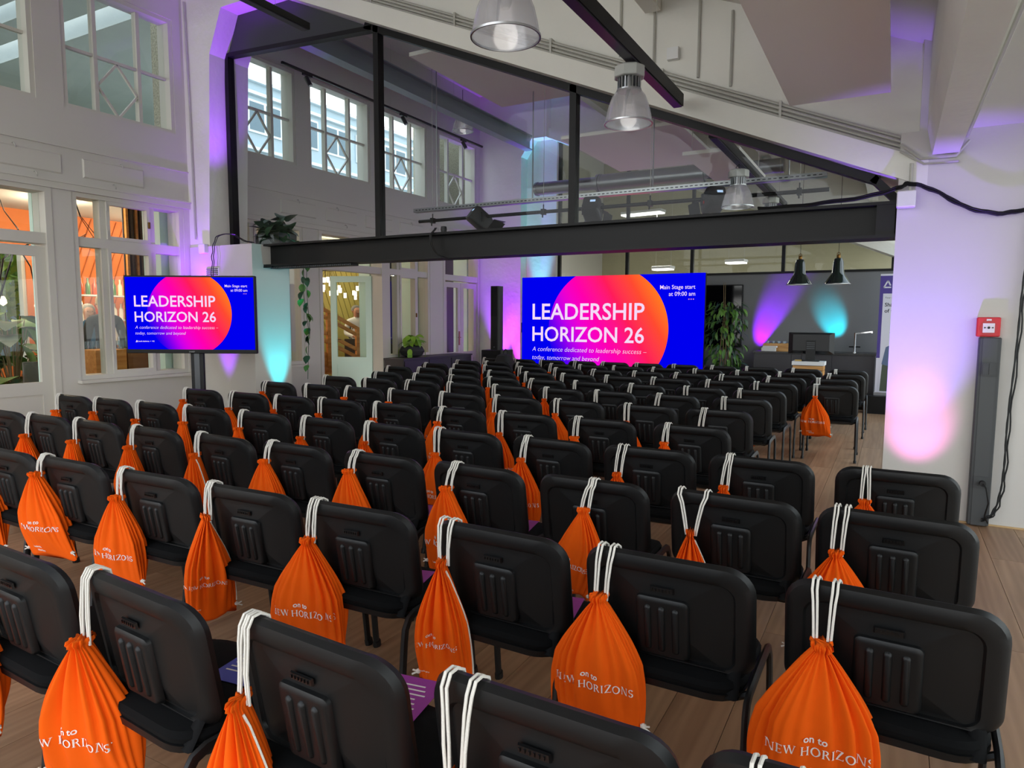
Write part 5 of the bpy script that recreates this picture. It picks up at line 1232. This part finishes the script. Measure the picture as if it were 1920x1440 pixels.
# ---- outside above the cafe roof
struct('ceiling', MB().box(-24, -8.6, -8, 5.3, 5.85, 6.15).box(-24, -8.6, 5.6, 6.02, 5.85, 6.15).prism([(-24, 6.42), (-8.75, 6.42), (-12, 9.3), (-24, 18)], 2, 5.85, 6.15), M_EXTC, 'board-marked concrete canopy seen through the upper left windows', 'canopy')
tag(MB().box(0, .5, 0, .42, 0, 2.28).build('pebble_pier', M_PEB, None, False, (-9.35, 6.32, 3.56)), 'pebble-dash pier outside the upper left window', 'pier')
tag(MB().box(0, .5, 0, 3.2, 0, 2.6).build('pebble_wall', M_PEB, None, False, (-9.6, 12.7, 3.56)), 'pebble-dash wall outside the farthest clerestory window', 'wall')
tag(MB().box(0, .35, 0, .35, 0, 3.0).build('pebble_post', M_PEB, None, False, (-8.95, 5.93, 0.0)), 'pebble-dash post behind the window by the left pier', 'post')
def facade():
    t = thing('office_building', 'grey office building outside the clerestory windows', 'building', (-18, 5, 0))
    fm = mat('facade_panel', '#9fb3bf', .4, noise=(1, .04)); gm = mat('facade_glass', '#5d7380', .12, .2)
    MB().box(-4, 0, 0, 34, 0, 9.0).build('wall', fm, t)
    k = 0
    for z0, z1 in ((5.2, 6.5), (7.35, 8.35)):
        for i in range(20):
            y = .4+i*1.65; w = MB().box(0, .05, y, y+1.35, z0, z1).build('window', mat('facade_frame', '#d8e2e6', .4), t); MB().box(.05, .06, y+.06, y+.62, z0+.07, z1-.07).build('window_pane', gm, w); MB().box(.05, .06, y+.72, y+1.29, z0+.07, z1-.07).build('window_pane', gm, w)
    for z in (6.8, 8.5, 8.9): MB().box(0, .14, 0, 34, z, z+.10).build('ledge', mat('facade_ledge', '#d5dfe4', .4), t)
facade()
tag(MB().box(-.3, .3, 0, .5, 0, 5.6).build('white_stair_tower', mat('tower_white', '#d5e2e4', .5), None, False, (-13.5, 9.9, 3.6)), 'white tower strip outside the middle clerestory window', 'tower')
# ================================================================== PEOPLE
def person(label, loc, rz, H, shirt, trousers, skin, hairc, arms, hair_long=False, pack=False, lean=0.0):
    """one continuous skinned body, about H tall; arms = ((elbow, wrist) left, (elbow, wrist) right) in units of H, person faces -y"""
    t = thing('person', label, 'person', loc, rz)
    h = H; V = []; E = []; Rr = []; K = []
    def v(p, r, k, par=None):
        V.append(Vector(p)*h); Rr.append(r*h); K.append(k); i = len(V)-1
        if par is not None: E.append((par, i))
        return i
    pel = v((0, 0, .53), .078, 't'); bel = v((0, -lean*.3, .60), .074, 's', pel); che = v((0, -lean*.7, .72), .088, 's', bel); up = v((0, -lean, .80), .066, 's', che)
    nk = v((0, -lean-.005, .845), .030, 'k', up); hd = v((0, -lean-.018, .895), .050, 'k', nk); hc = v((0, -lean-.015, .945), .055, 'k', hd); v((0, -lean-.008, .985), .036, 'k', hc)
    v((0, -lean-.066, .915), .012, 'k', hd)   # nose
    for s, (el, wr) in zip((-1, 1), arms):
        sh = v((s*.112, -lean, .795), .042, 's', up); e = v(el, .033, 's', sh); w = v(wr, .024, 's', e)
        d = (Vector(wr)-Vector(el)).normalized(); hn = v(Vector(wr)+d*.035, .022, 'k', w)
        for q in range(4): v(Vector(wr)+d*(.075+.006*(q % 2))+Vector(((q-1.5)*.013, 0, 0)), .0062, 'k', hn)
        v(Vector(wr)+d*.045+Vector((-s*.03, -.012, 0)), .0068, 'k', hn)
        hp = v((s*.055, 0, .49), .062, 't', pel); kn = v((s*.06, -.01, .28), .043, 't', hp); an = v((s*.062, .01, .05), .028, 't', kn); v((s*.066, -.09, .018), .024, 'b', an)
    me = bpy.data.meshes.new('body'); me.from_pydata(V, E, []); o = bpy.data.objects.new('body', me); COL.objects.link(o)
    o.modifiers.new('skin', 'SKIN'); sv = me.skin_vertices
    if not sv:
        bm = bmesh.new(); bm.from_mesh(me); bm.verts.layers.skin.verify(); bm.to_mesh(me); bm.free(); sv = me.skin_vertices
    for i, r in enumerate(Rr): sv[0].data[i].radius = (r, r*.85 if K[i] in 'st' and i < 4 else r); sv[0].data[i].use_root = i == 0
    sb = o.modifiers.new('sub', 'SUBSURF'); sb.levels = 2; sb.render_levels = 2
    dg = bpy.context.evaluated_depsgraph_get(); dg.update(); nm = bpy.data.meshes.new_from_object(o.evaluated_get(dg)); bpy.data.objects.remove(o)
    nm.name = 'body'; nm.materials.clear(); ks = {'k': 0, 's': 1, 't': 2, 'b': 3}
    for m_ in (skin, shirt, trousers, M_LEG): nm.materials.append(m_)
    for p in nm.polygons:
        c = p.center; i = min(range(len(V)), key=lambda q: (V[q]-c).length-Rr[q]*.9); p.material_index = ks[K[i]]; p.use_smooth = True
    link('body', nm, t)
    hl = MB(); cz, cy = .952*h, (-lean-.002)*h
    rings = []
    for a in range(7):
        f = a/6; th = (-.35 if not hair_long else -.9)+f*(PI/2+.35 if not hair_long else PI/2+.9); rr = .066*h*math.cos(min(PI/2, max(-.9, th)))+.002
        rings.append([(rr*math.cos(2*PI*k/18)*.95, cy+.006*h+rr*math.sin(2*PI*k/18)*(1.05 if math.sin(2*PI*k/18) > 0 else .62+.35*f), cz+.062*h*math.sin(th)) for k in range(18)])
    hl.loft(rings).build('hair', hairc, t, True)
    for s in (-1, 1):
        MB().lathe([(0, -.004*h), (.005*h, 0), (0, .004*h)], (s*.02*h, (-lean-.066)*h, .938*h), 8).build('eye', M_LEG, t, True); MB().lathe([(0, -.015*h), (.008*h, -.006*h), (.009*h, .008*h), (0, .016*h)], (s*.056*h, (-lean-.012)*h, .925*h), 8).build('ear', skin, t, True)
    MB().tube([(-.014*h, (-lean-.062)*h, .897*h), (.014*h, (-lean-.062)*h, .897*h)], .004*h, 6).build('mouth', mat('lip', '#9a5a50', .6), t)
    if pack:
        MB().loft([[(x, y, z) for x, y in rrect(w, d, .05, 4, 0, .155)] for w, d, z in ((.22, .10, .56*h), (.28, .17, .60*h), (.28, .17, .74*h), (.2, .1, .80*h))]).build('backpack', mat('black_nylon', '#15161a', .75), t, True)
        for s in (-1, 1): MB().tube([(s*.09, .10, .80*h), (s*.10, -.03, .825*h), (s*.10, -.13, .74*h), (s*.11, .02, .62*h), (s*.10, .10, .60*h)], .016, 6).build('strap', mat('black_nylon'  , '#15161a', .75), t)
    return t
SK1 = mat('skin_light', '#d9a88c', .55)
A_DOWN = (((-.15, .0, .62), (-.15, -.06, .49)), ((.15, .0, .62), (.15, -.06, .49)))
A_FWD = (((-.15, -.02, .63), (-.10, -.16, .60)), ((.15, -.02, .63), (.10, -.16, .60)))
person('grey-haired man in a white shirt with a dark backpack by the stairs', (-11.5, 12.85, 0), R(62), 1.82, mat('white_shirt', '#e6e6e2', .8), mat('dark_trousers', '#26282c', .8), mat('skin_warm', '#b98368', .55), mat('grey_hair', '#7a7772', .8), A_FWD, pack=True, lean=.02)
person('person in a blue denim jacket at the cafe bar, facing the window', (-11.5, 6.45, 0), R(75), 1.72, mat('denim_blue', '#45708c', .85), mat('dark_trousers', '#26282c', .8), SK1, mat('pale_hair', '#d9d3c6', .8), A_FWD, lean=.03)
person('fair-haired person in a dark jacket at the cafe bar, back to the window', (-10.6, 6.2, 0), R(265), 1.86, mat('charcoal_jacket', '#2a2c2b', .85), mat('dark_trousers', '#26282c', .8), SK1, mat('fair_hair', '#c9b48c', .8), A_DOWN, hair_long=True)
